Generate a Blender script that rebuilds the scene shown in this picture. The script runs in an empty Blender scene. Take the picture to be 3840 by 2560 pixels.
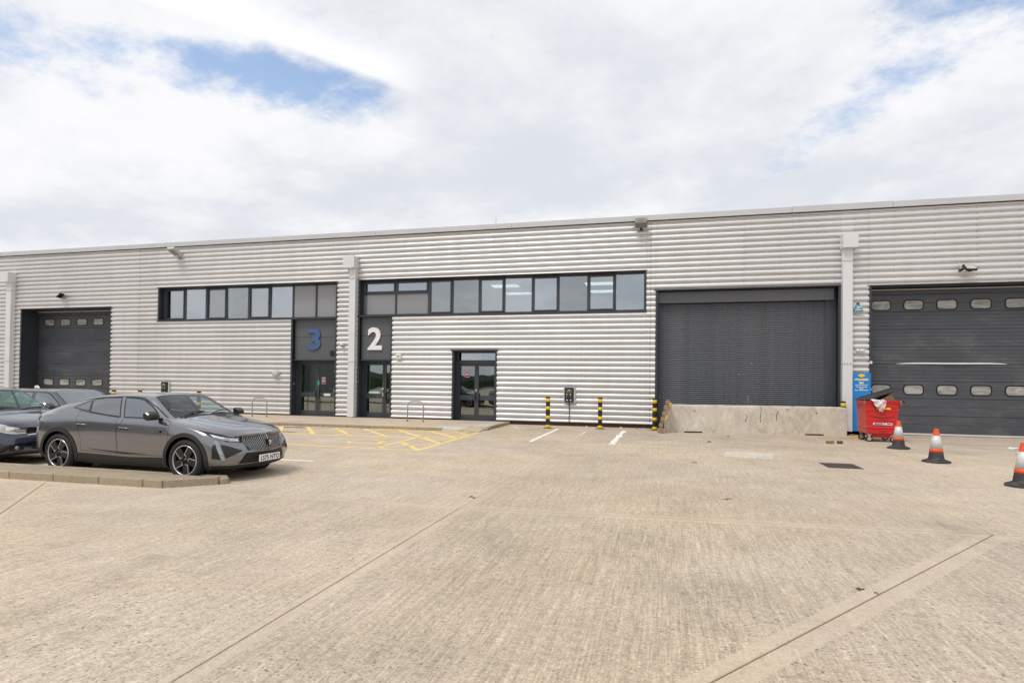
import bpy, bmesh, math, random
from mathutils import Vector, Matrix, noise
from mathutils.bvhtree import BVHTree
random.seed(7)
SC = bpy.context.scene
COL = SC.collection
R = math.radians

# ------------------------------------------------------------------ camera
cam_d = bpy.data.cameras.new('camera')
cam = bpy.data.objects.new('camera', cam_d)
COL.objects.link(cam)
cam_d.sensor_width = 36.0
cam_d.lens = 20.862
cam_d.shift_y = 0.0302
cam_d.clip_end = 5000
right = Vector((0.96824812, 0.24971276, 0.01179444))
down = Vector((0.00738544, 0.01858594, -0.99979999))
fwd = Vector((-0.24988203, 0.96814157, 0.01615156))
mw = Matrix((right, -down, -fwd)).transposed().to_4x4()
mw.translation = (0, 0, 1.69)
cam.matrix_world = mw
SC.camera = cam

# ------------------------------------------------------------------ light
SUN_DIR = Vector((-0.24, -0.46, 0.90)).normalized()      # towards the sun
SUN_EL = math.asin(SUN_DIR.z)
SUN_ROT = math.atan2(SUN_DIR.x, SUN_DIR.y)
sd = bpy.data.lights.new('sun', 'SUN')
sd.energy = 1.5
sd.angle = R(18)
sd.color = (1.0, 0.96, 0.90)
sun = bpy.data.objects.new('sun', sd)
COL.objects.link(sun)
sun.rotation_euler = (-SUN_DIR).to_track_quat('-Z', 'Y').to_euler()
sun.location = (0, -20, 40)

SC.view_settings.view_transform = 'Standard'
SC.view_settings.look = 'None'
SC.view_settings.gamma = 1.0
SC.view_settings.exposure = 0.42
SC.view_settings.use_curve_mapping = False

W = bpy.data.worlds.new('World')
SC.world = W
W.use_nodes = True
nt = W.node_tree
nt.nodes.clear()


def N(t, typ, **kw):
    n = t.nodes.new(typ)
    for k, v in kw.items():
        if k.startswith('i_'):
            n.inputs[int(k[2:])].default_value = v
        else:
            setattr(n, k, v)
    return n


def math_n(t, op, a, b=None, c=None, clamp=False):
    n = t.nodes.new('ShaderNodeMath')
    n.operation = op
    n.use_clamp = clamp
    for i, v in enumerate((a, b, c)):
        if v is None:
            continue
        if isinstance(v, (int, float)):
            n.inputs[i].default_value = v
        else:
            t.links.new(v, n.inputs[i])
    return n.outputs[0]


def world_sky():
    t = nt
    out = N(t, 'ShaderNodeOutputWorld')
    bg = N(t, 'ShaderNodeBackground')
    bg.inputs['Strength'].default_value = 0.15
    t.links.new(bg.outputs[0], out.inputs[0])
    sky = N(t, 'ShaderNodeTexSky', sky_type='NISHITA', sun_disc=False)
    sky.sun_elevation = SUN_EL
    sky.sun_rotation = SUN_ROT
    sky.air_density = 1.0
    sky.dust_density = 0.6
    sky.ozone_density = 2.0
    tc = N(t, 'ShaderNodeTexCoord')
    D = tc.outputs['Generated']
    # cloud layer seen in perspective: direction divided by (height + a little)
    sep = N(t, 'ShaderNodeSeparateXYZ')
    t.links.new(D, sep.inputs[0])
    h = math_n(t, 'ADD', math_n(t, 'MAXIMUM', sep.outputs[2], 0.0), 0.22)
    cx = math_n(t, 'DIVIDE', sep.outputs[0], h)
    cy = math_n(t, 'DIVIDE', sep.outputs[1], h)
    comb = N(t, 'ShaderNodeCombineXYZ')
    t.links.new(cx, comb.inputs[0])
    t.links.new(cy, comb.inputs[1])
    comb.inputs[2].default_value = 3.7

    def nz(scale, detail, rough, off=(0, 0, 0), sc=(1, 1, 1), rot=0.0):
        mp = N(t, 'ShaderNodeMapping')
        t.links.new(comb.outputs[0], mp.inputs[0])
        mp.inputs[1].default_value = off
        mp.inputs[2].default_value = (0, 0, rot)
        mp.inputs[3].default_value = sc
        n = N(t, 'ShaderNodeTexNoise')
        t.links.new(mp.outputs[0], n.inputs['Vector'])
        n.inputs['Scale'].default_value = scale
        n.inputs['Detail'].default_value = detail
        n.inputs['Roughness'].default_value = rough
        return n.outputs['Fac']
    big = nz(0.75, 3, 0.5, (1.3, 0.4, 0))
    fine = nz(4.2, 9, 0.66, (0.2, 2.4, 0), (1.0, 1.0, 1.0), 0.5)
    wisp = nz(3.4, 8, 0.68, (5.1, 1.2, 0), (0.7, 1.5, 1.0), -0.6)

    def seg(ax, ay, bx, by, w0, w1):
        # soft elongated gap in the cloud sheet from (ax,ay) to (bx,by) in the cloud plane
        dx, dy = bx - ax, by - ay
        L = math.hypot(dx, dy)
        ux, uy = dx / L, dy / L
        px = math_n(t, 'SUBTRACT', cx, (ax + bx) / 2)
        py = math_n(t, 'SUBTRACT', cy, (ay + by) / 2)
        al = math_n(t, 'ADD', math_n(t, 'MULTIPLY', px, ux), math_n(t, 'MULTIPLY', py, uy))
        ac = math_n(t, 'ADD', math_n(t, 'MULTIPLY', px, -uy), math_n(t, 'MULTIPLY', py, ux))
        a2 = math_n(t, 'POWER', math_n(t, 'ABSOLUTE', math_n(t, 'DIVIDE', al, L / 2)), 2.0)
        c2 = math_n(t, 'POWER', math_n(t, 'ABSOLUTE', math_n(t, 'DIVIDE', ac, w0)), 2.0)
        s = math_n(t, 'ADD', a2, c2)
        return math_n(t, 'MULTIPLY', math_n(t, 'POWER', 2.718, math_n(t, 'MULTIPLY', s, -1.0)), w1), ac, al, L
    gaps = None
    for g in GAPS:
        v = seg(*g)[0]
        gaps = v if gaps is None else math_n(t, 'ADD', gaps, v)
    # blue = gap lobes eaten by fine cloud + a few holes of the general field
    f1 = math_n(t, 'ADD', math_n(t, 'MULTIPLY', fine, 1.25), math_n(t, 'MULTIPLY', wisp, 0.75))
    gen = math_n(t, 'MULTIPLY', math_n(t, 'SUBTRACT', big, 0.60), 2.2)
    gen = math_n(t, 'MAXIMUM', gen, 0.0)
    b0 = math_n(t, 'SUBTRACT', math_n(t, 'ADD', gaps, gen), math_n(t, 'MULTIPLY', math_n(t, 'SUBTRACT', f1, 0.76), 2.7))
    mr = N(t, 'ShaderNodeMapRange', interpolation_type='SMOOTHSTEP')
    t.links.new(b0, mr.inputs[0])
    mr.inputs[1].default_value = 0.02
    mr.inputs[2].default_value = 1.25
    blue = mr.outputs[0]
    # the bright straight vapour trail
    _, tac, tal, L = seg(*TRAIL)
    edge = N(t, 'ShaderNodeMapRange', interpolation_type='SMOOTHSTEP')
    t.links.new(tac, edge.inputs[0])
    edge.inputs[1].default_value = -0.012
    edge.inputs[2].default_value = 0.022
    soft = N(t, 'ShaderNodeMapRange', interpolation_type='SMOOTHSTEP')
    t.links.new(tac, soft.inputs[0])
    soft.inputs[1].default_value = 0.17
    soft.inputs[2].default_value = 0.04
    tl = N(t, 'ShaderNodeMapRange', interpolation_type='SMOOTHSTEP')
    t.links.new(math_n(t, 'ABSOLUTE', tal), tl.inputs[0])
    tl.inputs[1].default_value = L * 0.55
    tl.inputs[2].default_value = L * 0.30
    trail = math_n(t, 'MULTIPLY', math_n(t, 'MULTIPLY', edge.outputs[0], soft.outputs[0]), tl.outputs[0])
    blue = math_n(t, 'MULTIPLY', blue, math_n(t, 'SUBTRACT', 1.0, trail))
    # cloud brightness
    shade = N(t, 'ShaderNodeMapRange', interpolation_type='SMOOTHSTEP')
    t.links.new(math_n(t, 'ADD', math_n(t, 'MULTIPLY', nz(1.3, 6, 0.6, (9.2, 3.3, 0)), 0.75), math_n(t, 'MULTIPLY', fine, 0.25)), shade.inputs[0])
    shade.inputs[1].default_value = 0.36
    shade.inputs[2].default_value = 0.60
    ramp = N(t, 'ShaderNodeMix', data_type='RGBA')
    t.links.new(shade.outputs[0], ramp.inputs['Factor'])
    ramp.inputs['A'].default_value = (3.70, 3.85, 4.15, 1)
    ramp.inputs['B'].default_value = (4.85, 4.85, 4.93, 1)
    tr = N(t, 'ShaderNodeMix', data_type='RGBA')
    t.links.new(trail, tr.inputs['Factor'])
    t.links.new(ramp.outputs['Result'], tr.inputs['A'])
    tr.inputs['B'].default_value = (5.1, 5.1, 5.2, 1)
    # open sky
    bl = N(t, 'ShaderNodeMix', data_type='RGBA')
    t.links.new(math_n(t, 'MULTIPLY', blue, 0.88), bl.inputs['Factor'])
    t.links.new(tr.outputs['Result'], bl.inputs['A'])
    sk2 = N(t, 'ShaderNodeMix', data_type='RGBA', blend_type='MULTIPLY')
    sk2.inputs['Factor'].default_value = 1.0
    t.links.new(sky.outputs[0], sk2.inputs['A'])
    sk2.inputs['B'].default_value = (1.20, 1.15, 1.08, 1)
    t.links.new(sk2.outputs['Result'], bl.inputs['B'])
    t.links.new(bl.outputs['Result'], bg.inputs['Color'])


GAPS = [(-1.10, 0.86, -0.58, 1.31, 0.080, 1.10), (-1.34, 0.86, -0.78, 1.18, 0.17, 1.05), (-0.95, 1.12, -0.58, 1.40, 0.12, 0.60), (0.34, 1.54, 0.64, 1.22, 0.10, 1.10), (0.40, 1.10, 0.84, 1.23, 0.11, 1.75), (0.28, 1.84, 0.43, 1.46, 0.09, 0.80), (0.34, 1.12, 0.50, 1.36, 0.09, 0.85), (-1.45, 0.76, -1.0, 0.80, 0.10, 0.65), (-0.84, 0.82, -0.50, 1.16, 0.09, 0.50)]
TRAIL = (-0.55, 1.286, -1.02, 0.764, 0.1, 1.0)
world_sky()

# ------------------------------------------------------------------ helpers
class MB:
    """collects simple solids into one mesh"""
    def __init__(s):
        s.v = []
        s.f = []
        s.m = []

    def add(s, vs, fs, mi=0):
        o = len(s.v)
        s.v += [tuple(v) for v in vs]
        s.f += [tuple(i + o for i in f) for f in fs]
        s.m += [mi] * len(fs)
        return s

    def box(s, x0, x1, y0, y1, z0, z1, mi=0, mat=None):
        vs = [(x, y, z) for z in (z0, z1) for y in (y0, y1) for x in (x0, x1)]
        if mat is not None:
            vs = [mat @ Vector(v) for v in vs]
        return s.add(vs, [(0, 2, 3, 1), (4, 5, 7, 6), (0, 1, 5, 4), (2, 6, 7, 3), (0, 4, 6, 2), (1, 3, 7, 5)], mi)

    def prism(s, poly, fn0, fn1, mi=0, cap=True):
        n = len(poly)
        vs = [fn0(p) for p in poly] + [fn1(p) for p in poly]
        fs = [(i, (i + 1) % n, n + (i + 1) % n, n + i) for i in range(n)]
        if cap:
            fs += [tuple(range(n - 1, -1, -1)), tuple(range(n, 2 * n))]
        return s.add(vs, fs, mi)

    def tube(s, pts, r, seg=8, mi=0, cap=True):
        pts = [Vector(p) for p in pts]
        rings = []
        up = None
        for i, p in enumerate(pts):
            d = (pts[min(i + 1, len(pts) - 1)] - pts[max(i - 1, 0)]).normalized()
            if up is None:
                up = Vector((0, 0, 1)) if abs(d.z) < 0.9 else Vector((1, 0, 0))
            a = d.cross(up).normalized()
            b = a.cross(d).normalized()
            up = b
            rr = r[i] if isinstance(r, (list, tuple)) else r
            rings.append([p + (a * math.cos(2 * math.pi * k / seg) + b * math.sin(2 * math.pi * k / seg)) * rr for k in range(seg)])
        vs = [v for rg in rings for v in rg]
        fs = []
        for i in range(len(rings) - 1):
            for k in range(seg):
                fs.append((i * seg + k, i * seg + (k + 1) % seg, (i + 1) * seg + (k + 1) % seg, (i + 1) * seg + k))
        if cap:
            fs.append(tuple(range(seg - 1, -1, -1)))
            fs.append(tuple((len(rings) - 1) * seg + k for k in range(seg)))
        return s.add(vs, fs, mi)

    def lathe(s, prof, seg=24, axis='z', c=(0, 0, 0), mi=0, close=False):
        """prof: list of (r, h)"""
        vs = []
        for k in range(seg):
            a = 2 * math.pi * k / seg
            for r, h in prof:
                if axis == 'z':
                    p = (c[0] + r * math.cos(a), c[1] + r * math.sin(a), c[2] + h)
                elif axis == 'y':
                    p = (c[0] + r * math.cos(a), c[1] + h, c[2] + r * math.sin(a))
                else:
                    p = (c[0] + h, c[1] + r * math.cos(a), c[2] + r * math.sin(a))
                vs.append(p)
        n = len(prof)
        fs = []
        rng = n if close else n - 1
        for k in range(seg):
            for i in range(rng):
                a, b = k * n + i, k * n + (i + 1) % n
                c2, d = ((k + 1) % seg) * n + (i + 1) % n, ((k + 1) % seg) * n + i
                fs.append((a, b, c2, d))
        return s.add(vs, fs, mi)

    def mesh(s, name, mats, smooth=False, bevel=0.0):
        me = bpy.data.meshes.new(name)
        me.from_pydata(s.v, [], s.f)
        bm = bmesh.new()
        bm.from_mesh(me)
        lay = [f for f in bm.faces]
        for f, mi in zip(lay, s.m):
            f.material_index = mi
        bmesh.ops.remove_doubles(bm, verts=bm.verts, dist=1e-5)
        bmesh.ops.recalc_face_normals(bm, faces=bm.faces)
        if bevel > 0:
            es = [e for e in bm.edges if len(e.link_faces) == 2 and e.calc_face_angle() > 0.6]
            bmesh.ops.bevel(bm, geom=es, offset=bevel, segments=1, affect='EDGES', profile=0.6)
        for f in bm.faces:
            f.smooth = smooth
        bm.to_mesh(me)
        bm.free()
        for m in (mats if isinstance(mats, (list, tuple)) else [mats]):
            me.materials.append(m)
        return me

    def build(s, name, mats, parent=None, smooth=False, bevel=0.0):
        return link(name, s.mesh(name, mats, smooth, bevel), parent)


def link(name, me, parent=None):
    o = bpy.data.objects.new(name, me)
    COL.objects.link(o)
    if parent is not None:
        o.parent = parent
    return o


def thing(name, label, cat, loc=(0, 0, 0), rz=0.0, group=None):
    o = bpy.data.objects.new(name, None)
    COL.objects.link(o)
    o.empty_display_size = 0.2
    o.location = loc
    o.rotation_euler = (0, 0, rz)
    return tag(o, label, cat, group)


def tag(o, label, cat=None, group=None, kind=None):
    if label:
        o['label'] = label
    if cat:
        o['category'] = cat
    if group:
        o['group'] = group
    if kind:
        o['kind'] = kind
    return o


def copy_tree(o, parent=None):
    c = o.copy()
    COL.objects.link(c)
    c.parent = parent
    for ch in list(o.children):
        copy_tree(ch, c)
    return c


def text_mesh(name, body, size, mats, extrude=0.004, offset=0.0, sx=1.0, align='CENTER', shear=0.0):
    cu = bpy.data.curves.new(name, 'FONT')
    cu.body = body
    cu.size = size
    cu.extrude = extrude
    cu.offset = offset
    cu.shear = shear
    cu.align_x = align
    cu.align_y = 'CENTER'
    cu.resolution_u = 3
    ob = bpy.data.objects.new(name, cu)
    COL.objects.link(ob)
    dg = bpy.context.evaluated_depsgraph_get()
    me = bpy.data.meshes.new_from_object(ob.evaluated_get(dg))
    bpy.data.objects.remove(ob)
    bpy.data.curves.remove(cu)
    # lay the text upright: x right, z up, facing -y
    xs = [v.co.x for v in me.vertices]
    ys = [v.co.y for v in me.vertices]
    mx, my = (min(xs) + max(xs)) / 2, (min(ys) + max(ys)) / 2
    for v in me.vertices:
        x, y, z = v.co
        v.co = ((x - mx) * sx, -z, y - my)
    me.name = name
    me.materials.clear()
    me.materials.append(mats)
    return me


def text(name, body, size, m, parent, loc, rot=(0, 0, 0), fit=None, **kw):
    me = text_mesh(name, body, size, m, **kw)
    if fit:
        xs = [v.co.x for v in me.vertices]
        zs = [v.co.z for v in me.vertices]
        fx, fz = fit[0] / (max(xs) - min(xs)), fit[1] / (max(zs) - min(zs))
        for v in me.vertices:
            v.co.x *= fx
            v.co.z *= fz
    o = link(name, me, parent)
    o.location = loc
    o.rotation_euler = rot
    return o


# ------------------------------------------------------------------ materials
MATS = {}


def M(name, c, rough=0.5, metal=0.0, var=0.10, scale=6.0, bump=0.0, bscale=60.0, coat=0.0, spec=0.5, stretch=(1, 1, 1), emit=0.0, rvar=0.08, hue=None, dust=None):
    if name in MATS:
        return MATS[name]
    m = bpy.data.materials.new(name)
    m.use_nodes = True
    t = m.node_tree
    p = t.nodes['Principled BSDF']
    tc = N(t, 'ShaderNodeTexCoord')
    mp = N(t, 'ShaderNodeMapping')
    mp.inputs[3].default_value = stretch
    t.links.new(tc.outputs['Object'], mp.inputs[0])
    n = N(t, 'ShaderNodeTexNoise')
    n.inputs['Scale'].default_value = scale
    n.inputs['Detail'].default_value = 6
    n.inputs['Roughness'].default_value = 0.6
    t.links.new(mp.outputs[0], n.inputs['Vector'])
    mx = N(t, 'ShaderNodeMix', data_type='RGBA')
    t.links.new(n.outputs['Fac'], mx.inputs['Factor'])
    h = hue or (1, 1, 1)
    mx.inputs['A'].default_value = (*[max(0, c[i] * (1 - var * 1.6) * h[i]) for i in range(3)], 1)
    mx.inputs['B'].default_value = (*[min(1, c[i] * (1 + var * 1.6)) for i in range(3)], 1)
    col = mx.outputs['Result']
    if dust:
        # dust and scuffs in ragged smears
        mp3 = N(t, 'ShaderNodeMapping')
        mp3.inputs[1].default_value = (4.2, 1.1, 7.7)
        mp3.inputs[3].default_value = dust[1]
        t.links.new(tc.outputs['Object'], mp3.inputs[0])
        n3 = N(t, 'ShaderNodeTexNoise')
        n3.inputs['Scale'].default_value = 1.0
        n3.inputs['Detail'].default_value = 9
        n3.inputs['Roughness'].default_value = 0.72
        t.links.new(mp3.outputs[0], n3.inputs['Vector'])
        d3 = N(t, 'ShaderNodeMapRange', interpolation_type='SMOOTHSTEP')
        t.links.new(n3.outputs['Fac'], d3.inputs[0])
        d3.inputs[1].default_value = 0.48
        d3.inputs[2].default_value = 0.74
        d3.inputs[4].default_value = dust[2]
        m3 = N(t, 'ShaderNodeMix', data_type='RGBA')
        t.links.new(d3.outputs[0], m3.inputs['Factor'])
        t.links.new(col, m3.inputs['A'])
        m3.inputs['B'].default_value = (*dust[0], 1)
        col = m3.outputs['Result']
    t.links.new(col, p.inputs['Base Color'])
    rr = N(t, 'ShaderNodeMapRange')
    t.links.new(n.outputs['Fac'], rr.inputs[0])
    rr.inputs[1].default_value = 0.3
    rr.inputs[2].default_value = 0.7
    rr.inputs[3].default_value = max(0.0, rough - rvar)
    rr.inputs[4].default_value = min(1.0, rough + rvar)
    t.links.new(rr.outputs[0], p.inputs['Roughness'])
    p.inputs['Metallic'].default_value = metal
    p.inputs['Specular IOR Level'].default_value = spec
    if coat:
        p.inputs['Coat Weight'].default_value = coat
        p.inputs['Coat Roughness'].default_value = 0.04
    if emit:
        p.inputs['Emission Color'].default_value = (*c, 1)
        p.inputs['Emission Strength'].default_value = emit
    if bump:
        n2 = N(t, 'ShaderNodeTexNoise')
        n2.inputs['Scale'].default_value = bscale
        n2.inputs['Detail'].default_value = 5
        t.links.new(tc.outputs['Object'], n2.inputs['Vector'])
        b = N(t, 'ShaderNodeBump')
        b.inputs['Strength'].default_value = bump
        b.inputs['Distance'].default_value = 0.01
        t.links.new(n2.outputs['Fac'], b.inputs['Height'])
        t.links.new(b.outputs[0], p.inputs['Normal'])
    MATS[name] = m
    return m


def glass(name, tint=(0.75, 0.82, 0.80), refl=0.16, rough=0.0, rcol=(1, 1, 1), warp=0.0):
    m = bpy.data.materials.new(name)
    m.use_nodes = True
    t = m.node_tree
    t.nodes.clear()
    out = N(t, 'ShaderNodeOutputMaterial')
    tr = N(t, 'ShaderNodeBsdfTransparent')
    tr.inputs[0].default_value = (*tint, 1)
    gl = N(t, 'ShaderNodeBsdfGlossy')
    gl.inputs[0].default_value = (*rcol, 1)
    gl.inputs[1].default_value = rough
    fr = N(t, 'ShaderNodeFresnel')
    ge = N(t, 'ShaderNodeNewGeometry')
    t.links.new(math_n(t, 'SUBTRACT', 1.5, math_n(t, 'MULTIPLY', ge.outputs['Backfacing'], 1.5 - 1 / 1.5)), fr.inputs[0])
    fac = math_n(t, 'ADD', math_n(t, 'MULTIPLY', fr.outputs[0], 0.8), refl, clamp=True)
    mx = N(t, 'ShaderNodeMixShader')
    t.links.new(fac, mx.inputs[0])
    t.links.new(tr.outputs[0], mx.inputs[1])
    t.links.new(gl.outputs[0], mx.inputs[2])
    if warp:
        tc = N(t, 'ShaderNodeTexCoord')
        n = N(t, 'ShaderNodeTexNoise')
        n.inputs['Scale'].default_value = 0.9
        n.inputs['Detail'].default_value = 1
        t.links.new(tc.outputs['Object'], n.inputs['Vector'])
        b = N(t, 'ShaderNodeBump')
        b.inputs['Strength'].default_value = warp
        b.inputs['Distance'].default_value = 0.03
        t.links.new(n.outputs['Fac'], b.inputs['Height'])
        t.links.new(b.outputs[0], gl.inputs['Normal'])
    t.links.new(mx.outputs[0], out.inputs[0])
    return m


def clad_mat():
    m = bpy.data.materials.new('silver_cladding')
    m.use_nodes = True
    t = m.node_tree
    p = t.nodes['Principled BSDF']
    g = N(t, 'ShaderNodeNewGeometry')
    mp = N(t, 'ShaderNodeMapping')
    mp.inputs[3].default_value = (0.35, 1, 2.2)
    t.links.new(g.outputs['Position'], mp.inputs[0])
    n = N(t, 'ShaderNodeTexNoise')
    n.inputs['Scale'].default_value = 1.1
    n.inputs['Detail'].default_value = 7
    n.inputs['Roughness'].default_value = 0.62
    t.links.new(mp.outputs[0], n.inputs['Vector'])
    # faint vertical rain streaks
    mp2 = N(t, 'ShaderNodeMapping')
    mp2.inputs[3].default_value = (2.0, 1, 0.25)
    t.links.new(g.outputs['Position'], mp2.inputs[0])
    n2 = N(t, 'ShaderNodeTexNoise')
    n2.inputs['Scale'].default_value = 1.6
    n2.inputs['Detail'].default_value = 4
    t.links.new(mp2.outputs[0], n2.inputs['Vector'])
    f = math_n(t, 'ADD', math_n(t, 'MULTIPLY', n.outputs['Fac'], 0.6), math_n(t, 'MULTIPLY', n2.outputs['Fac'], 0.4))
    r = N(t, 'ShaderNodeValToRGB')
    r.color_ramp.elements[0].position = 0.36
    r.color_ramp.elements[0].color = (0.63, 0.625, 0.62, 1)
    r.color_ramp.elements[1].position = 0.62
    r.color_ramp.elements[1].color = (0.70, 0.695, 0.69, 1)
    t.links.new(f, r.inputs[0])
    oi = N(t, 'ShaderNodeObjectInfo')
    rv = N(t, 'ShaderNodeMapRange')
    t.links.new(oi.outputs['Random'], rv.inputs[0])
    rv.inputs[3].default_value = 0.96
    rv.inputs[4].default_value = 1.03
    vs_ = N(t, 'ShaderNodeVectorMath', operation='SCALE')
    t.links.new(r.outputs[0], vs_.inputs[0])
    t.links.new(rv.outputs[0], vs_.inputs['Scale'])
    t.links.new(vs_.outputs[0], p.inputs['Base Color'])
    bp = N(t, 'ShaderNodeBump')
    bp.inputs['Strength'].default_value = 0.07
    bp.inputs['Distance'].default_value = 0.02
    t.links.new(n.outputs['Fac'], bp.inputs['Height'])
    t.links.new(bp.outputs[0], p.inputs['Normal'])
    p.inputs['Metallic'].default_value = 0.58
    rr = N(t, 'ShaderNodeMapRange')
    t.links.new(f, rr.inputs[0])
    rr.inputs[3].default_value = 0.42
    rr.inputs[4].default_value = 0.50
    t.links.new(rr.outputs[0], p.inputs['Roughness'])
    return m


def concrete_mat(name, tone, brush=1.0, smooth=False):
    m = bpy.data.materials.new(name)
    m.use_nodes = True
    t = m.node_tree
    p = t.nodes['Principled BSDF']
    g = N(t, 'ShaderNodeNewGeometry')
    P = g.outputs['Position']

    def nz(scale, detail=5, rough=0.6, st=(1, 1, 1), off=(0, 0, 0)):
        mp = N(t, 'ShaderNodeMapping')
        mp.inputs[1].default_value = off
        mp.inputs[3].default_value = st
        t.links.new(P, mp.inputs[0])
        n = N(t, 'ShaderNodeTexNoise')
        n.inputs['Scale'].default_value = scale
        n.inputs['Detail'].default_value = detail
        n.inputs['Roughness'].default_value = rough
        t.links.new(mp.outputs[0], n.inputs['Vector'])
        return n.outputs['Fac']

    def rng(v, a, b, c, d, smooth_=False):
        r = N(t, 'ShaderNodeMapRange')
        if smooth_:
            r.interpolation_type = 'SMOOTHSTEP'
        t.links.new(v, r.inputs[0])
        for i, x in enumerate((a, b, c, d)):
            r.inputs[i + 1].default_value = x
        return r.outputs[0]
    big = nz(0.22, 5, 0.62)
    mid = nz(1.1, 6, 0.62, off=(3, 1, 0))
    small = nz(16, 6, 0.75, off=(7, 2, 0))
    grit = nz(48, 3, 0.75)
    streak = nz(1.0, 6, 0.75, st=(16, 0.8, 1))
    streak2 = nz(1.0, 3, 0.6, st=(60, 2.2, 1), off=(4, 4, 0))
    v = rng(big, 0.3, 0.7, 0.88, 1.08)
    v = math_n(t, 'MULTIPLY', v, rng(mid, 0.3, 0.7, 0.90, 1.09))
    k = 0.55 if smooth else 1.0
    v = math_n(t, 'MULTIPLY', v, rng(small, 0.3, 0.7, 1 - 0.26 * k, 1 + 0.22 * k))
    v = math_n(t, 'MULTIPLY', v, rng(grit, 0.3, 0.7, 1 - 0.33 * k, 1 + 0.27 * k))
    if brush:
        v = math_n(t, 'MULTIPLY', v, rng(streak, 0.32, 0.68, 1 - 0.13 * brush, 1 + 0.09 * brush))
        v = math_n(t, 'MULTIPLY', v, rng(streak2, 0.33, 0.67, 1 - 0.13 * brush, 1 + 0.09 * brush))
    # dark pits and stones standing in the worn surface
    vo = N(t, 'ShaderNodeTexVoronoi')
    vo.inputs['Scale'].default_value = 26
    vo.inputs['Randomness'].default_value = 1.0
    t.links.new(P, vo.inputs['Vector'])
    pit = rng(vo.outputs['Distance'], 0.14, 0.34, 1.0, 0.0, True)
    sel = rng(nz(11, 3, 0.6, off=(1, 9, 0)), 0.44, 0.60, 0.0, 1.0, True)
    wear = rng(nz(0.35, 4, 0.6, off=(2, 8, 0)), 0.36, 0.62, 0.15, 1.0, True)
    pit = math_n(t, 'MULTIPLY', math_n(t, 'MULTIPLY', pit, sel), wear)
    v = math_n(t, 'MULTIPLY', v, math_n(t, 'SUBTRACT', 1.0, math_n(t, 'MULTIPLY', pit, 0.2 if smooth else 0.62)))
    # oily / tyre-darkened patches
    st = rng(nz(0.5, 7, 0.7, off=(11, 5, 0)), 0.52, 0.76, 0.0, 0.26, True)
    v = math_n(t, 'MULTIPLY', v, math_n(t, 'SUBTRACT', 1.0, st))
    oi = N(t, 'ShaderNodeObjectInfo')
    v = math_n(t, 'MULTIPLY', v, rng(oi.outputs['Random'], 0, 1, 0.95, 1.05))
    tint = N(t, 'ShaderNodeMix', data_type='RGBA')
    t.links.new(rng(nz(0.16, 4, 0.6, off=(5, 15, 0)), 0.35, 0.65, 0.0, 1.0, True), tint.inputs['Factor'])
    tint.inputs['A'].default_value = (*[tone[i] * (1.0, 0.985, 0.95)[i] for i in range(3)], 1)
    tint.inputs['B'].default_value = (*[tone[i] * (1.0, 1.01, 1.06)[i] for i in range(3)], 1)
    mul = N(t, 'ShaderNodeMix', data_type='RGBA', blend_type='MULTIPLY')
    mul.inputs['Factor'].default_value = 1.0
    t.links.new(tint.outputs['Result'], mul.inputs['A'])
    cb = N(t, 'ShaderNodeCombineXYZ')
    for i in range(3):
        t.links.new(v, cb.inputs[i])
    t.links.new(cb.outputs[0], mul.inputs['B'])
    t.links.new(mul.outputs['Result'], p.inputs['Base Color'])
    p.inputs['Roughness'].default_value = 0.85
    p.inputs['Specular IOR Level'].default_value = 0.25
    hgt = math_n(t, 'ADD', math_n(t, 'MULTIPLY', small, 0.35), math_n(t, 'MULTIPLY', grit, 0.5 * k))
    if brush:
        hgt = math_n(t, 'ADD', hgt, math_n(t, 'MULTIPLY', streak, 0.8 * brush))
    hgt = math_n(t, 'SUBTRACT', hgt, math_n(t, 'MULTIPLY', pit, 0.5))
    b = N(t, 'ShaderNodeBump')
    b.inputs['Strength'].default_value = 0.3 if smooth else 0.7
    b.inputs['Distance'].default_value = 0.012
    t.links.new(hgt, b.inputs['Height'])
    t.links.new(b.outputs[0], p.inputs['Normal'])
    return m


def paint_mat(name, c, cover=0.55, sc=1.0):
    """road paint worn through to the concrete"""
    m = bpy.data.materials.new(name)
    m.use_nodes = True
    t = m.node_tree
    p = t.nodes['Principled BSDF']
    g = N(t, 'ShaderNodeNewGeometry')
    n = N(t, 'ShaderNodeTexNoise')
    n.inputs['Scale'].default_value = 9 * sc
    n.inputs['Detail'].default_value = 8
    n.inputs['Roughness'].default_value = 0.75
    t.links.new(g.outputs['Position'], n.inputs['Vector'])
    r = N(t, 'ShaderNodeMapRange', interpolation_type='SMOOTHSTEP')
    t.links.new(n.outputs['Fac'], r.inputs[0])
    r.inputs[1].default_value = 1.0 - cover - 0.10
    r.inputs[2].default_value = 1.0 - cover + 0.10
    mx = N(t, 'ShaderNodeMix', data_type='RGBA')
    t.links.new(r.outputs[0], mx.inputs['Factor'])
    mx.inputs['A'].default_value = (*CONC, 1)
    mx.inputs['B'].default_value = (*c, 1)
    t.links.new(mx.outputs['Result'], p.inputs['Base Color'])
    p.inputs['Roughness'].default_value = 0.75
    return m


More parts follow.
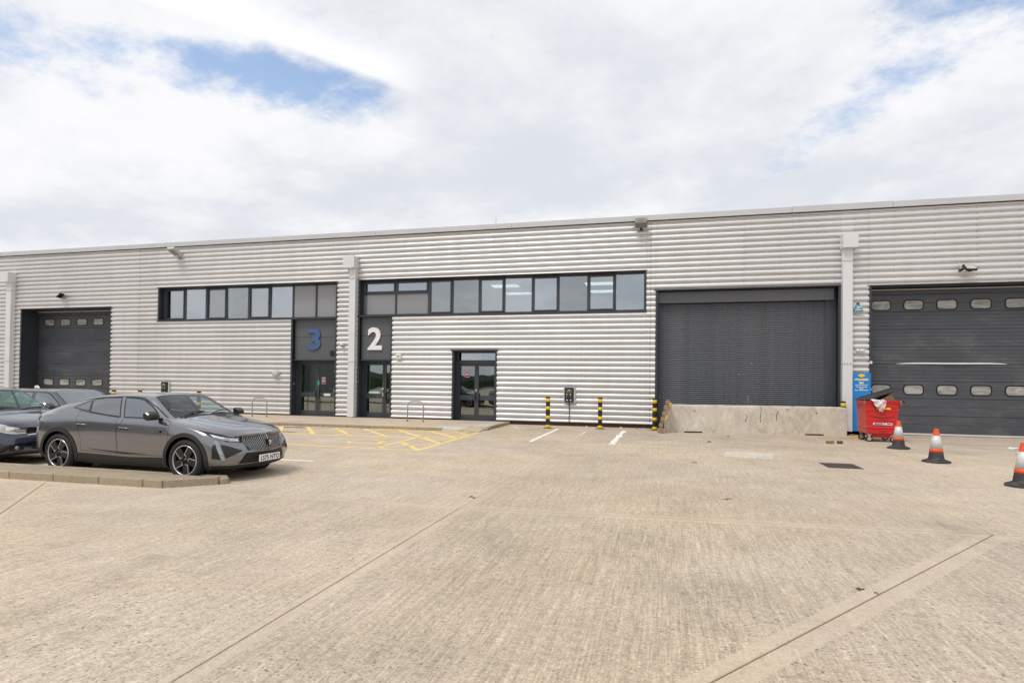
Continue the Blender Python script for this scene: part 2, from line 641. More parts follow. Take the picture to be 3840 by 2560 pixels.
CONC = (0.54, 0.450, 0.345)
m_conc = concrete_mat('brushed_concrete', CONC, 1.0)
m_conc2 = concrete_mat('worn_concrete', tuple(c * 0.97 for c in CONC), 1.3)
m_margin = concrete_mat('trowelled_concrete', tuple(c * 0.99 for c in CONC), 0.25, True)
m_pave = concrete_mat('pavement_concrete', (0.55, 0.445, 0.335), 0.0, True)
m_kerb = concrete_mat('kerb_concrete', (0.36, 0.30, 0.215), 0.0, True)
m_joint = M('joint_sealant', (0.10, 0.09, 0.075), 0.9)
m_earth = M('ground_base', (0.16, 0.14, 0.12), 0.95)
m_barrier = None
m_clad = clad_mat()
m_trim = M('silver_trim', (0.70, 0.70, 0.71), 0.42, 0.15, 0.05, 2.0)
m_cap = M('parapet_metal', (0.56, 0.56, 0.57), 0.42, 0.3, 0.05, 0.7)
m_anth = M('anthracite_paint', (0.036, 0.042, 0.052), 0.42, 0.0, 0.10, 3.0)
m_anth2 = M('anthracite_panel', (0.055, 0.061, 0.071), 0.38, 0.0, 0.10, 2.0)
m_spandrel = M('spandrel_panel', (0.098, 0.105, 0.112), 0.40, 0.0, 0.06, 2.0)
m_door = M('sectional_door_paint', (0.064, 0.070, 0.083), 0.40, 0.0, 0.22, 0.9, stretch=(0.6, 1, 2.0), dust=((0.17, 0.165, 0.15), (0.9, 1, 2.4), 0.45))
m_shut = M('shutter_paint', (0.135, 0.145, 0.168), 0.30, 0.2, 0.12, 3.0, dust=((0.22, 0.21, 0.19), (0.8, 1, 1.5), 0.4))
m_black = M('black_plastic', (0.011, 0.011, 0.012), 0.45, spec=.35)
m_rubber = M('black_rubber', (0.022, 0.022, 0.022), 0.75, bump=0.2)
m_dark = M('dark_void', (0.008, 0.008, 0.008), 0.9)
m_white = M('white_plastic', (0.75, 0.74, 0.71), 0.45)
m_yellow = M('yellow_tape', (0.80, 0.52, 0.01), 0.45, 0, 0.08)
m_plinth = M('plinth_brick', (0.075, 0.032, 0.022), 0.8, 0, 0.35, 9.0)
m_inwall = M('office_wall', (0.66, 0.70, 0.67), 0.8, 0, 0.03, 1.0)
m_inceil = M('office_ceiling', (0.72, 0.74, 0.73), 0.9, 0, 0.04, 4.0)
m_infloor = M('office_floor', (0.13, 0.14, 0.13), 0.9, 0, 0.1, 4.0)
m_lobby = M('lobby_wall', (0.68, 0.76, 0.70), 0.8, 0, 0.06, 1.0)
m_lamp = M('lamp_panel', (1.0, 0.98, 0.93), 0.5, 0, 0.0, 1.0, emit=1.5)
m_glass = glass('window_glass', (0.66, 0.73, 0.72), 0.36, 0.0, (0.86, 0.89, 0.93), 0.07)
m_glassv = [m_glass, glass('window_glass_b', (0.70, 0.76, 0.74), 0.27, 0.0, (0.88, 0.90, 0.93), 0.09), glass('window_glass_c', (0.62, 0.69, 0.70), 0.42, 0.0, (0.84, 0.87, 0.92), 0.07)]
m_glassd = glass('door_glass', (0.62, 0.72, 0.66), 0.20, 0.0, (0.9, 0.93, 0.96), 0.10)
m_vision = glass('vision_panel_acrylic', (0.62, 0.62, 0.58), 0.22, 0.12)
m_steel = M('galvanised_steel', (0.42, 0.41, 0.40), 0.45, 0.35, 0.12, 12.0)
m_plate = M('white_plate', (0.72, 0.75, 0.70), 0.35)

# ------------------------------------------------------------------ ground
FY = 23.05                       # plane of the long front wall
ground = link('ground', MB().box(-900, 900, -900, 900, -0.6, -0.05).mesh('ground', m_earth))
tag(ground, 'flat land reaching to the horizon round the yard', kind='structure')


def inset(poly, d):
    n = len(poly)
    out = []
    for i in range(n):
        a, b, c = Vector(poly[i - 1]), Vector(poly[i]), Vector(poly[(i + 1) % n])
        e1, e2 = (b - a).normalized(), (c - b).normalized()
        n1, n2 = Vector((-e1.y, e1.x)), Vector((-e2.y, e2.x))
        k = n1 + n2
        k = k / max(0.2, (k.dot(n1)))
        out.append(tuple(b + k * d))
    return out


def ccw(poly):
    a = sum(poly[i - 1][0] * poly[i][1] - poly[i][0] * poly[i - 1][1] for i in range(len(poly)))
    return poly if a > 0 else poly[::-1]


yard = link('yard', MB().box(-60, 60, -60, 26.0, -0.045, -0.030).mesh('yard', m_joint))
tag(yard, 'pale concrete service yard cast in large bays', kind='structure')
SLABS = [
    [(-2.65, -0.23), (3.67, 8.03), (-2.65, 7.53)],
    [(-2.65, -0.23), (-2.65, 7.53), (-9.55, 7.33)],
    [(-60, -30), (-2.65, -0.23), (-9.55, 7.33), (-60, 6.6)],
    [(-60, -30), (-60, -60), (60, -60), (60, 9.9), (3.67, 8.03), (-2.65, -0.23)],
    [(-2.65, 7.53), (3.67, 8.03), (3.68, 13.55), (-2.63, 14.35)],
    [(-2.63, 14.35), (3.68, 13.55), (3.69, 16.86), (-2.56, 16.61)],
    [(-2.56, 16.61), (3.69, 16.86), (3.69, 25.9), (-2.50, 25.9)],
    [(-60, 6.6), (-9.55, 7.33), (-2.65, 7.53), (-2.63, 14.35), (-9.0, 14.9), (-60, 18.0)],
    [(-9.0, 14.9), (-2.63, 14.35), (-2.56, 16.61), (-9.0, 15.45)],
    [(-60, 18.0), (-9.0, 14.9), (-9.0, 15.45), (-2.56, 16.61), (-2.50, 25.9), (-60, 25.9)],
    [(3.67, 8.03), (60, 9.9), (60, 21.0), (3.69, 16.86), (3.68, 13.55)],
    [(3.69, 16.86), (60, 21.0), (60, 25.9), (3.69, 25.9)],
]
for k, P in enumerate(SLABS):
    P = ccw(P)
    o1 = inset(P, 0.006 if k < 4 else (0.0045 if k in (4, 10) else 0.0022))
    o2 = inset(P, 0.010 if k < 4 else 0.006)
    o3 = inset(P, (0.10, 0.05, 0.06, 0.14, 0.12, 0.03, 0.03, 0.05, 0.03, 0.03, 0.04, 0.03)[k] + 0.02)
    n = len(P)
    vs = [(x, y, -0.030) for x, y in o1] + [(x, y, -0.006) for x, y in o1] + [(x, y, 0.0) for x, y in o2] + [(x, y, 0.0) for x, y in o3]
    fs, ms = [], []
    for r in range(3):
        for i in range(n):
            fs.append((r * n + i, r * n + (i + 1) % n, (r + 1) * n + (i + 1) % n, (r + 1) * n + i))
            ms.append(1)
    fs.append(tuple(range(3 * n, 4 * n)))
    ms.append(0)
    me = bpy.data.meshes.new('concrete_slab')
    me.from_pydata(vs, [], fs)
    me.materials.append(m_conc2 if k in (0, 3) else m_conc)
    me.materials.append(m_margin)
    for p, mi in zip(me.polygons, ms):
        p.material_index = mi
    link('concrete_slab', me, yard)


def sheet(name, polys, z, m, parent, h=0.004):
    mb = MB()
    for p in polys:
        p = ccw([tuple(q) for q in p])
        n = len(p)
        mb.add([(x, y, z - h + 0.001) for x, y in p] + [(x, y, z) for x, y in p],
               [tuple(range(n, 2 * n))] + [(i, (i + 1) % n, n + (i + 1) % n, n + i) for i in range(n)])
    return mb.build(name, m, parent)


def strip(a, b, w):
    a, b = Vector(a), Vector(b)
    d = (b - a).normalized()
    s = Vector((-d.y, d.x)) * w / 2
    return [tuple(a - s), tuple(b - s), tuple(b + s), tuple(a + s)]


def ragged(a, b, w, seed, jag=0.35, n=10):
    rr = random.Random(seed)
    a, b = Vector(a), Vector(b)
    d = (b - a)
    s = Vector((-d.y, d.x)).normalized()
    L, Rr = [], []
    for i in range(n + 1):
        p = a + d * (i / n)
        L.append(tuple(p + s * w * (0.5 + jag * (rr.random() - 0.6))))
        Rr.append(tuple(p - s * w * (0.5 + jag * (rr.random() - 0.6))))
    return Rr + L[::-1]


def ragged_sheet(name, a, b, w, seed, z, m, parent, jag=0.35, n=10):
    q = ragged(a, b, w, seed, jag, n)
    m1 = n + 1
    mb = MB()
    for i in range(n):
        quad = [q[i], q[i + 1], q[2 * m1 - 2 - i], q[2 * m1 - 1 - i]]
        quad = ccw(quad)
        mb.add([(x, y, z) for x, y in quad], [(0, 1, 2, 3)])
    nq = len(q)
    for i in range(nq):
        (xa, ya), (xb, yb) = q[i], q[(i + 1) % nq]
        mb.add([(xa, ya, -.002), (xb, yb, -.002), (xb, yb, z), (xa, ya, z)], [(0, 1, 2, 3)])
    return mb.build(name, m, parent)


m_wpaint = paint_mat('worn_white_paint', (0.80, 0.78, 0.74), 0.62)
m_ypaint = paint_mat('worn_yellow_paint', (0.80, 0.60, 0.22), 0.60)
m_ybright = paint_mat('bright_yellow_paint', (0.85, 0.58, 0.02), 0.66)
m_newconc = concrete_mat('pale_patch_concrete', (0.63, 0.57, 0.49), 0.9)
m_stain = M('rust_stain', (0.12, 0.07, 0.05), 0.9, 0, 0.4, 6)
# bay lines and hatching
ragged_sheet('painted_line', (-3.71, 16.55), (-3.78, 21.55), 0.12, 1, 0.004, m_wpaint, yard, 0.2, 18)
ragged_sheet('painted_line', (-1.42, 16.70), (-1.40, 21.60), 0.17, 2, 0.004, m_wpaint, yard, 0.45, 14)
ragged_sheet('painted_line', (-2.66, 19.2), (-2.64, 20.6), 0.05, 3, 0.004, m_wpaint, yard, 0.8, 8)
ragged_sheet('painted_line', (-9.8, 10.95), (-7.05, 10.92), 0.10, 4, 0.004, m_wpaint, yard, 0.2, 10)
ragged_sheet('painted_line', (-11.47, 8.2), (-11.42, 10.8), 0.12, 5, 0.004, m_wpaint, yard, 0.2, 10)
ragged_sheet('painted_line', (-5.6, 22.0), (-5.2, 21.2), 0.06, 6, 0.004, m_wpaint, yard, 0.8, 8)
HL = [((-11.7, 13.62), (-5.78, 13.42), .10), ((-5.80, 13.42), (-5.98, 18.86), .12), ((-6.98, 13.52), (-7.14, 16.45), .10), ((-13.3, 16.05), (-7.14, 16.43), .10), ((-13.2, 18.72), (-6.0, 18.90), .08),
      ((-6.93, 14.95), (-5.80, 13.48), .14), ((-8.79, 18.70), (-5.92, 15.18), .15), ((-7.66, 18.75), (-5.98, 16.68), .15), ((-6.76, 18.75), (-6.04, 17.93), .15), ((-10.18, 18.8), (-8.12, 16.44), .15), ((-11.22, 18.74), (-9.32, 16.36), .15), ((-12.31, 18.72), (-10.55, 16.3), .15), ((-13.3, 18.6), (-11.7, 16.2), .15),
      ((-9.86, 16.34), (-7.8, 18.80), .08), ((-8.5, 16.42), (-6.28, 18.77), .08), ((-7.1, 16.54), (-6.04, 17.93), .08), ((-6.93, 15.04), (-5.96, 16.6), .08), ((-7.0, 13.55), (-5.89, 15.1), .08), ((-11.2, 16.3), (-8.93, 18.85), .08), ((-12.5, 16.2), (-10.2, 18.8), .08)]
for i, (a, b, w) in enumerate(HL):
    ragged_sheet('hatch_line', a, b, w, 20 + i, 0.0040 + 0.0012 * (i % 3), m_ypaint, yard, 0.25, 14)
# wheelchair mark in the bay
mb = MB()
cx0, cy0 = -7.9, 14.75
for a0 in range(0, 300, 20):
    a, b = R(a0), R(a0 + 20)
    q = [(cx0 + r * math.cos(t), cy0 + r * math.sin(t)) for r, t in ((.42, a), (.52, a), (.52, b), (.42, b))]
    mb.add([(x, y, 0.0045) for x, y in q], [(0, 1, 2, 3)])
for a, b in (((-8.15, 15.0), (-7.55, 15.05)), ((-7.6, 15.05), (-7.3, 14.3)), ((-7.9, 15.2), (-7.75, 15.9)), ((-7.3, 14.3), (-7.15, 14.35))):
    mb.add([(x, y, 0.0055) for x, y in ccw(strip(a, b, .11))], [(0, 1, 2, 3)])
mb.build('wheelchair_mark', m_ypaint, yard)
ragged_sheet('painted_line', (-9.7, 18.93), (-8.6, 18.97), 0.10, 71, 0.008, m_ybright, yard, 0.6, 8)
ragged_sheet('painted_line', (-11.1, 18.86), (-10.6, 18.88), 0.07, 72, 0.008, m_ybright, yard, 0.6, 8)
for i, (a, b, w) in enumerate([((-13.0, 18.3), (-12.25, 18.45), .22), ((-12.0, 16.75), (-11.5, 16.8), .12)]):
    ragged_sheet('drain_stain', a, b, w, 80 + i, 0.009, m_stain, yard, 0.8, 6)
# pale repair, cover with its surround, old patches
ragged_sheet('repair_patch', (1.42, 15.35), (2.50, 15.15), 1.15, 90, 0.004, m_newconc, yard, 0.08, 8)
ragged_sheet('repair_patch', (2.72, 14.0), (4.65, 13.75), 1.50, 91, 0.004, concrete_mat('cover_surround', (0.53, 0.44, 0.335), 0.0, True), yard, 0.12, 9)
ragged_sheet('repair_patch', (-2.45, 8.12), (-1.72, 8.20), 0.55, 92, 0.004, m_conc2, yard, 0.2, 8)
cov = MB().box(3.27, 3.93, 13.50, 14.28, -0.02, 0.012)
for i in range(9):
    for j in range(10):
        cov.box(3.295 + i * .07, 3.335 + i * .07, 13.53 + j * .073, 13.555 + j * .073, 0.012, 0.016)
cover = cov.build('inspection_cover', M('cast_iron', (0.085, 0.07, 0.062), 0.7, 0.3, 0.3, 12))
tag(cover, 'dark cast iron inspection cover set in the pale concrete repair', 'manhole cover')
# spots and short cracks that belong to the surface
mb = MB()
rr = random.Random(5)
for x, y, s in ((1.60, 5.53, .035), (1.68, 5.47, .018), (0.9, 9.3, .05), (0.6, 13.4, .06), (-2.72, 8.3, .06), (1.27, 18.4, .07)):
    for k in range(5):
        a, b = rr.uniform(-s, s), rr.uniform(-s, s)
        n = 7
        mb.add([(x + a + s * .45 * rr.uniform(.5, 1) * math.cos(2 * math.pi * i / n), y + b + s * .7 * rr.uniform(.5, 1) * math.sin(2 * math.pi * i / n), 0.0042 + 0.0003 * k) for i in range(n)], [tuple(range(n))])
tag(mb.build('oil_spot', M('oil_spot', (0.06, 0.055, 0.045), 0.6), yard), None, kind='stuff')

# pavement along the front, with kerb stones and the dropped slab fan at the middle door
PZ = 0.10
pav = link('pavement', MB().prism([(-40, 18.98), (-7.72, 19.10), (-7.72, 23.02), (-40, 23.02)], lambda p: (p[0], p[1], -0.02), lambda p: (p[0], p[1], PZ)).mesh('pavement', m_pave))
tag(pav, 'raised pale pavement along the front of the units', kind='structure')
x = -39.0
kerb_me = MB().box(0, 0.895, -0.125, 0.0, -0.02, PZ + 0.002).mesh('kerb_stone', m_kerb, bevel=0.012)
while x < -7.9:
    o = link('kerb_stone', kerb_me, pav)
    o.location = (x, 18.98 + (x + 40) * 0.00372, 0)
    x += 0.905
fan = [((-7.72, 18.98, .102), (-6.75, 18.95, .05), (-6.75, 20.3, .075), (-7.72, 20.3, .102)),
       ((-6.75, 18.95, .05), (-5.98, 18.75, .015), (-6.05, 19.6, .05), (-6.4, 20.3, .075), (-6.75, 20.3, .075)),
       ((-7.72, 20.31, .102), (-6.75, 20.31, .075), (-6.75, 21.6, .102), (-7.72, 21.6, .102)),
       ((-6.75, 20.31, .075), (-6.4, 20.31, .075), (-6.12, 20.2, .08), (-6.12, 21.6, .102), (-6.75, 21.6, .102)),
       ((-7.72, 21.61, .102), (-6.12, 21.61, .102), (-6.12, 23.02, .102), (-7.72, 23.02, .102))]
m_fan = [concrete_mat('paving_slab_grey', (0.56, 0.52, 0.47), 0.0, True), concrete_mat('paving_slab_buff', (0.52, 0.43, 0.31), 0.0, True), concrete_mat('paving_slab_pink', (0.55, 0.47, 0.40), 0.0, True)]
for i, q in enumerate(fan):
    P2 = inset(ccw([(a, b) for a, b, c in q]), 0.008)
    zs = {(round(a, 2), round(b, 2)): c for a, b, c in q}
    q2 = ccw([(a, b) for a, b, c in q])
    zz = [zs[(round(a, 2), round(b, 2))] for a, b in q2]
    n = len(P2)
    mb = MB().add([(a, b, -0.02) for a, b in P2] + [(P2[k][0], P2[k][1], zz[k]) for k in range(n)], [tuple(range(n, 2 * n))] + [(k, (k + 1) % n, n + (k + 1) % n, n + k) for k in range(n)])
    mb.build('paving_slab', m_fan[(0, 1, 2, 0, 2)[i]], pav)
for a, b, h0, h1 in (((-6.12, 23.0), (-6.12, 21.6), .11, .11), ((-6.12, 21.59), (-6.12, 20.2), .11, .09), ((-6.12, 20.19), (-6.05, 19.6), .09, .06)):
    p = [Vector(a), Vector(b)]
    d = (p[1] - p[0]).normalized()
    s = Vector((-d.y, d.x)) * .13
    vs = []
    for q, h in ((p[0], h0), (p[1], h1)):
        vs += [(q.x, q.y, -.02), (q.x + s.x, q.y + s.y, -.02), (q.x + s.x, q.y + s.y, h), (q.x, q.y, h)]
    MB().add(vs, [(0, 1, 2, 3), (7, 6, 5, 4), (0, 4, 5, 1), (1, 5, 6, 2), (2, 6, 7, 3), (3, 7, 4, 0)]).build('kerb_stone', m_kerb, pav)

# parking island
isl = link('traffic_island', MB().prism([(-30, 7.13), (-7.46, 7.62), (-7.02, 8.05), (-30, 7.74)], lambda p: (p[0], p[1], -.02), lambda p: (p[0], p[1], 0.118)).mesh('traffic_island', m_kerb))
tag(isl, 'low kerbed concrete island beside the parked cars', kind='structure')
KX = [-7.46, -7.82, -8.66, -9.56, -10.47, -11.38, -12.29, -13.2, -14.1, -15, -15.9, -16.8, -17.7, -18.6, -19.5]
for a, b in zip(KX[1:], KX[:-1]):
    fy = lambda x: 7.50 + (x + 7.46) * 0.0217
    MB().prism([(a + .006, fy(a)), (b - .006, fy(b)), (b - .006, fy(b) + .125), (a + .006, fy(a) + .125)], lambda p: (p[0], p[1], -.02), lambda p: (p[0], p[1], .122)).build('kerb_stone', m_kerb, isl, bevel=0.012)
MB().prism([(-7.452, 7.506), (-6.90, 8.04), (-6.99, 8.12), (-7.452, 7.66)], lambda p: (p[0], p[1], -.02), lambda p: (p[0], p[1], .122)).build('kerb_stone', m_kerb, isl, bevel=0.014)
MB().prism([(-6.885, 8.055), (-6.80, 8.15), (-6.86, 8.24), (-6.975, 8.135)], lambda p: (p[0], p[1], -.02), lambda p: (p[0], p[1], .110)).build('kerb_stone', m_kerb, isl, bevel=0.03)
MB().prism([(-30, 7.76), (-6.97, 8.15), (-6.90, 8.26), (-30, 7.87)], lambda p: (p[0], p[1], -.02), lambda p: (p[0], p[1], .116)).build('kerb_edge', m_kerb, isl, bevel=0.012)

# ------------------------------------------------------------------ the terrace of units
wh = thing('warehouse', 'long low terrace of industrial units clad in ribbed silver metal', 'building', (0, FY, 0))
PITCH, Z0 = 0.2073, 0.25


def prof(z0, z1):
    pts = []
    k = -1
    while Z0 + PITCH * k < z1:
        zk = Z0 + PITCH * k
        cand = [(zk, 0.004), (zk + .004, -.0), (zk + .040, -.0), (zk + .043, .006)]
        a, b = zk + .046, zk + PITCH - .002
        for i in range(0, 11):
            t = i / 10
            an = math.pi * t
            zc = (a + b) / 2 - math.cos(an) * (b - a) / 2
            cand.append((zc, -.066 * math.sin(an) ** 0.80))
        pts += cand
        k += 1
    out = []
    for i in range(len(pts) - 1):
        (za, ya), (zb, yb) = pts[i], pts[i + 1]
        if zb <= z0 or za >= z1:
            continue
        if za < z0:
            ya = ya + (yb - ya) * (z0 - za) / (zb - za)
            za = z0
        if not out:
            out.append((za, ya))
        if zb > z1:
            yb = ya + (yb - ya) * (z1 - za) / (zb - za)
            zb = z1
        out.append((zb, yb))
    return out


def cladding(x0, x1, z0, z1):
    pr = prof(z0, z1)
    n = len(pr)
    vs = [(x0, y, z) for z, y in pr] + [(x1, y, z) for z, y in pr]
    fs = [(i, n + i, n + i + 1, i + 1) for i in range(n - 1)]
    # close the ends back to the wall
    vs += [(x0, .03, z) for z, y in pr] + [(x1, .03, z) for z, y in pr]
    fs += [(2 * n + i, i, i + 1, 2 * n + i + 1) for i in range(n - 1)]
    fs += [(n + i, 3 * n + i, 3 * n + i + 1, n + i + 1) for i in range(n - 1)]
    me = bpy.data.meshes.new('cladding_sheet')
    me.from_pydata(vs, [], fs)
    me.materials.append(m_clad)
    return link('cladding_sheet', me, wh)


ZT = 7.83
# openings
GL = (-31.87, -26.08, 0.0, 5.10)
W3 = (-23.33, -13.81, 4.38, 5.95)
E3 = (-16.08, -13.81, 0.10, 4.38)
W2 = (-12.80, -0.71, 4.44, 5.98)
E2 = (-12.80, -11.19, 0.10, 4.44)
MD = (-8.49, -6.57, 0.10, 2.95)
SH = (-0.37, 5.95, 0.0, 5.21)
GR = (6.84, 13.30, 0.0, 5.17)
g = 0.004
for r in [(-40, -31.87, .16, ZT), (-31.87 + g, -26.08 - g, 5.10, ZT), (-26.08, -24.45, .16, ZT), (-24.445, -23.33, .16, ZT), (-23.33 + g, -18.60, 5.95, ZT), (-18.596, -13.81, 5.95, ZT), (-23.33 + g, -19.7, .16, 4.38), (-19.696, -16.08, .16, 4.38),
          (-13.81 + g, -12.80, .16, ZT), (-12.80 + g, -6.75, 5.98, ZT), (-6.746, -0.71, 5.98, ZT), (-11.19, -8.49, .16, 4.44), (-8.49 + g, -6.57 - g, 2.95, 4.44), (-6.57, -3.2, .16, 4.44), (-3.196, -0.71, .16, 4.44),
          (-0.71 + g, -0.555, .16, ZT), (-0.548, -0.37, .16, ZT), (-0.37 + g, 2.8, 5.21, ZT), (2.804, 5.95, 5.21, ZT), (5.95 + g, 6.84, .16, ZT), (6.84 + g, 10.1, 5.17, ZT), (10.104, 13.30, 5.17, ZT), (13.30 + g, 24, .16, ZT)]:
    cladding(*r)
# vertical joints between sheets
for x in (-24.448, -0.552):
    MB().box(x - .006, x + .006, -.012, .0, .16, ZT).build('sheet_joint', m_anth2, wh)
# self-drilling screws on the flats
mb = MB()
rs = random.Random(3)
OPEN = [GL, W3, E3, W2, E2, MD, SH, GR]
for k in range(-1, 37):
    z = Z0 + PITCH * k + .021
    for i in range(-30, 14):
        x = i * 1.22 + 0.31
        if any(a - .1 < x < b + .1 and c - .1 < z < d + .1 for a, b, c, d in OPEN) or z < .2 or x < -36 or x > 13:
            continue
        mb.box(x - .009, x + .009, -.008, -.001, z - .008, z + .008)
tag(mb.build('screw', m_anth2, wh), None, kind='stuff')
# sub-structure behind the sheets, roof and far walls so that the shell is closed
MB().box(-40, 24, 9.0, 9.2, 0, 7.9).build('rear_wall', m_cap, wh)
MB().box(-40.1, -40, .05, 9.2, 0, 7.9).build('end_wall', m_cap, wh)
MB().box(24, 24.1, .05, 9.2, 0, 7.9).build('end_wall', m_cap, wh)
MB().box(-40, 24, .25, 9.2, 7.72, 7.80).build('roof', m_cap, wh)
# parapet capping in lengths
px = [-40, -33.2, -31.1, -25.6, -22.9, -17.0, -12.0, -6.0, 0.0, 4.35, 7.55, 13.5, 19.5, 24]
for a, b in zip(px[:-1], px[1:]):
    dz = 0.012 if (a, b) == (4.35, 7.55) else 0.0
    MB().box(a + .004, b - .004, -.14, .5, 7.855, 8.06 + dz).build('parapet_capping', m_cap, wh, bevel=.006)
MB().box(-40, 24, -.085, .02, 7.825, 7.852).build('soffit_strip', m_black, wh)
# brown plinth under the sheets
for a, b in ((-6.56, -.38), (-40, -31.9), (-26.05, -16.1), (-11.15, -8.5)):
    MB().box(a, b, .02, .2, -.03, .165).build('plinth', m_plinth, wh)
for a, b in ((-6.56, -.38), (-11.18, -8.5), (-23.3, -16.1), (-26.05, -23.35), (5.97, 6.83), (-13.8, -12.82)):
    MB().box(a, b, -.03, .02, .150, .172).build('drip_flashing', m_trim, wh)


def opening_frame(name, o, depth, m=m_anth, fw=.075, drip=True, bottom=False, parent=wh, top_depth=None):
    x0, x1, z0, z1 = o
    f = MB()
    f.box(x0, x0 + .012, -.045, depth, z0, z1).box(x0, x0 + fw, -.050, -.028, z0, z1 - .001)
    f.box(x1 - .012, x1, -.045, depth, z0, z1).box(x1 - fw, x1, -.050, -.028, z0, z1 - .001)
    f.box(x0 + .012, x1 - .012, -.045, depth, z1 - .02, z1 - .002)
    if drip:
        f.box(x0 - .06, x1 + .04, -.085, .0, z1, z1 + .022)
    if bottom:
        f.box(x0 + .012, x1 - .012, -.075, depth, z0 - .006, z0 + .03)
        f.box(x0 - .01, x1 + .01, -.080, -.05, z0 - .03, z0 + .035)
    return f.build(name, m, parent)


def window(o, divs, openers, opaque=(), transom=None, name='window'):
    """ribbon window; divs = mullion centres"""
    x0, x1, z0, z1 = o
    w = opening_frame(name, o, .30, bottom=True)
    yf0, yf1 = .26, .33
    zb, zt = z0 + .10, z1 - .06
    edges = [x0 + .10] + list(divs) + [x1 - .10]
    fr = MB().box(x0 + .012, x1 - .012, yf0, yf1, z0 + .03, zb).box(x0 + .012, x1 - .012, yf0, yf1, zt, z1 - .02)
    fr.box(x0 + .012, edges[0], yf0, yf1, zb, zt).box(edges[-1], x1 - .012, yf0, yf1, zb, zt)
    fr.build('frame', m_anth2, w)
    for d in divs:
        MB().box(d - .032, d + .032, yf0 - .004, yf1, zb, zt).build('mullion', m_anth2, w)
    for i in range(len(edges) - 1):
        a = edges[i] + (.032 if i else 0)
        b = edges[i + 1] - (.032 if i < len(edges) - 2 else 0)
        parts = [(zb, zt)]
        if transom and i in transom:
            zm = transom[i]
            MB().box(a, b, yf0 - .006, yf1, zm - .04, zm + .04).build('transom', m_anth2, w)
            parts = [(zb, zm - .04), (zm + .04, zt)]
        for k, (za, zc) in enumerate(parts):
            if i in openers or (transom and i in transom and k == 1):
                c = MB()
                t = .055
                c.box(a, b, yf0 - .03, yf1 - .01, za, za + t).box(a, b, yf0 - .03, yf1 - .01, zc - t, zc)
                c.box(a, a + t, yf0 - .03, yf1 - .01, za + t, zc - t).box(b - t, b, yf0 - .03, yf1 - .01, za + t, zc - t)
                c.build('casement', m_anth2, w, bevel=.004)
                ga, gb, gc, gd = a + t, b - t, za + t, zc - t
            else:
                ga, gb, gc, gd = a, b, za, zc
            mt = m_glassv[(i * 2 + (i // 3)) % 3]
            if (i in opaque) or (transom and i in transom and k == 0):
                mt = m_opaque
            # slight individual tilt of every pane so that reflections break between them
            tl = rs.uniform(-.012, .012)
            tx = rs.uniform(-.010, .010)
            vs = [(ga, .295 - tx, gc), (gb, .295 + tx, gc), (gb, .295 + tx + tl, gd), (ga, .295 - tx + tl, gd)]
            vs += [(p[0], p[1] + .024, p[2]) for p in vs]
            MB().add(vs, [(0, 1, 2, 3), (7, 6, 5, 4), (0, 4, 5, 1), (1, 5, 6, 2), (2, 6, 7, 3), (3, 7, 4, 0)]).build('pane', mt, w)
    return w


m_opaque = M('opaque_glass_panel', (0.22, 0.22, 0.225), 0.06, 0.0, 0.03, 1.0, spec=1.0, coat=0.6, rvar=0.02)
w3 = window(W3, [-22.06, -20.87, -19.73, -18.55, -17.405, -16.22, -15.05], {0, 2, 4}, opaque={6, 7})
w2 = window(W2, [-11.20, -9.69, -8.625, -7.45, -6.37, -5.205, -4.13, -2.965, -1.905], {2, 4, 6, 8}, transom={0: 5.43, 1: 5.43})


def room(x0, x1, y0, y1, z0, z1, mw_, mc, mf, name='office_interior'):
    b = MB()
    b.add([(x0, y0, z0), (x1, y0, z0), (x1, y1, z0), (x0, y1, z0)], [(0, 1, 2, 3)], 2)
    b.add([(x0, y0, z1), (x1, y0, z1), (x1, y1, z1), (x0, y1, z1)], [(3, 2, 1, 0)], 1)
    b.add([(x0, y0, z0), (x0, y1, z0), (x0, y1, z1), (x0, y0, z1)], [(0, 1, 2, 3)], 0)
    b.add([(x1, y0, z0), (x1, y1, z0), (x1, y1, z1), (x1, y0, z1)], [(3, 2, 1, 0)], 0)
    b.add([(x0, y1, z0), (x1, y1, z0), (x1, y1, z1), (x0, y1, z1)], [(0, 1, 2, 3)], 0)
    me = bpy.data.meshes.new(name)
    me.from_pydata(b.v, [], b.f)
    for m in (mw_, mc, mf):
        me.materials.append(m)
    for p, mi in zip(me.polygons, b.m):
        p.material_index = mi
    return link(name, me, wh)


room(W3[0] + .02, W3[1] - .02, .34, 6.5, 3.4, 6.15, m_inwall, m_inceil, m_infloor)
room(W2[0] + .02, W2[1] - .02, .34, 8.0, 3.4, 6.25, m_inwall, m_inceil, m_infloor)
LAMPS = ((-7.38, 4.08), (-7.32, 6.5), (-2.95, 4.18), (-3.0, 6.5))
for x, y in LAMPS:
    MB().box(x - .62, x + .62, y - .3, y + .3, 6.215, 6.240).build('ceiling_lamp', m_lamp, wh)
MB().lathe([(0, 6.215), (.17, 6.215), (.17, 6.245), (0, 6.245)], 20, c=(-11.9, 1.6, 0)).build('ceiling_lamp', m_lamp, wh)
# columns and partitions seen through the panes
for b in ((-5.35, -5.05, 1.1, 1.4, 3.42, 6.2), (-20.75, -20.35, 1.5, 1.9, 3.42, 6.1), (-16.4, -16.25, 1.0, 1.6, 4.7, 5.5)):
    MB().box(*b).build('interior_column', m_white, wh)


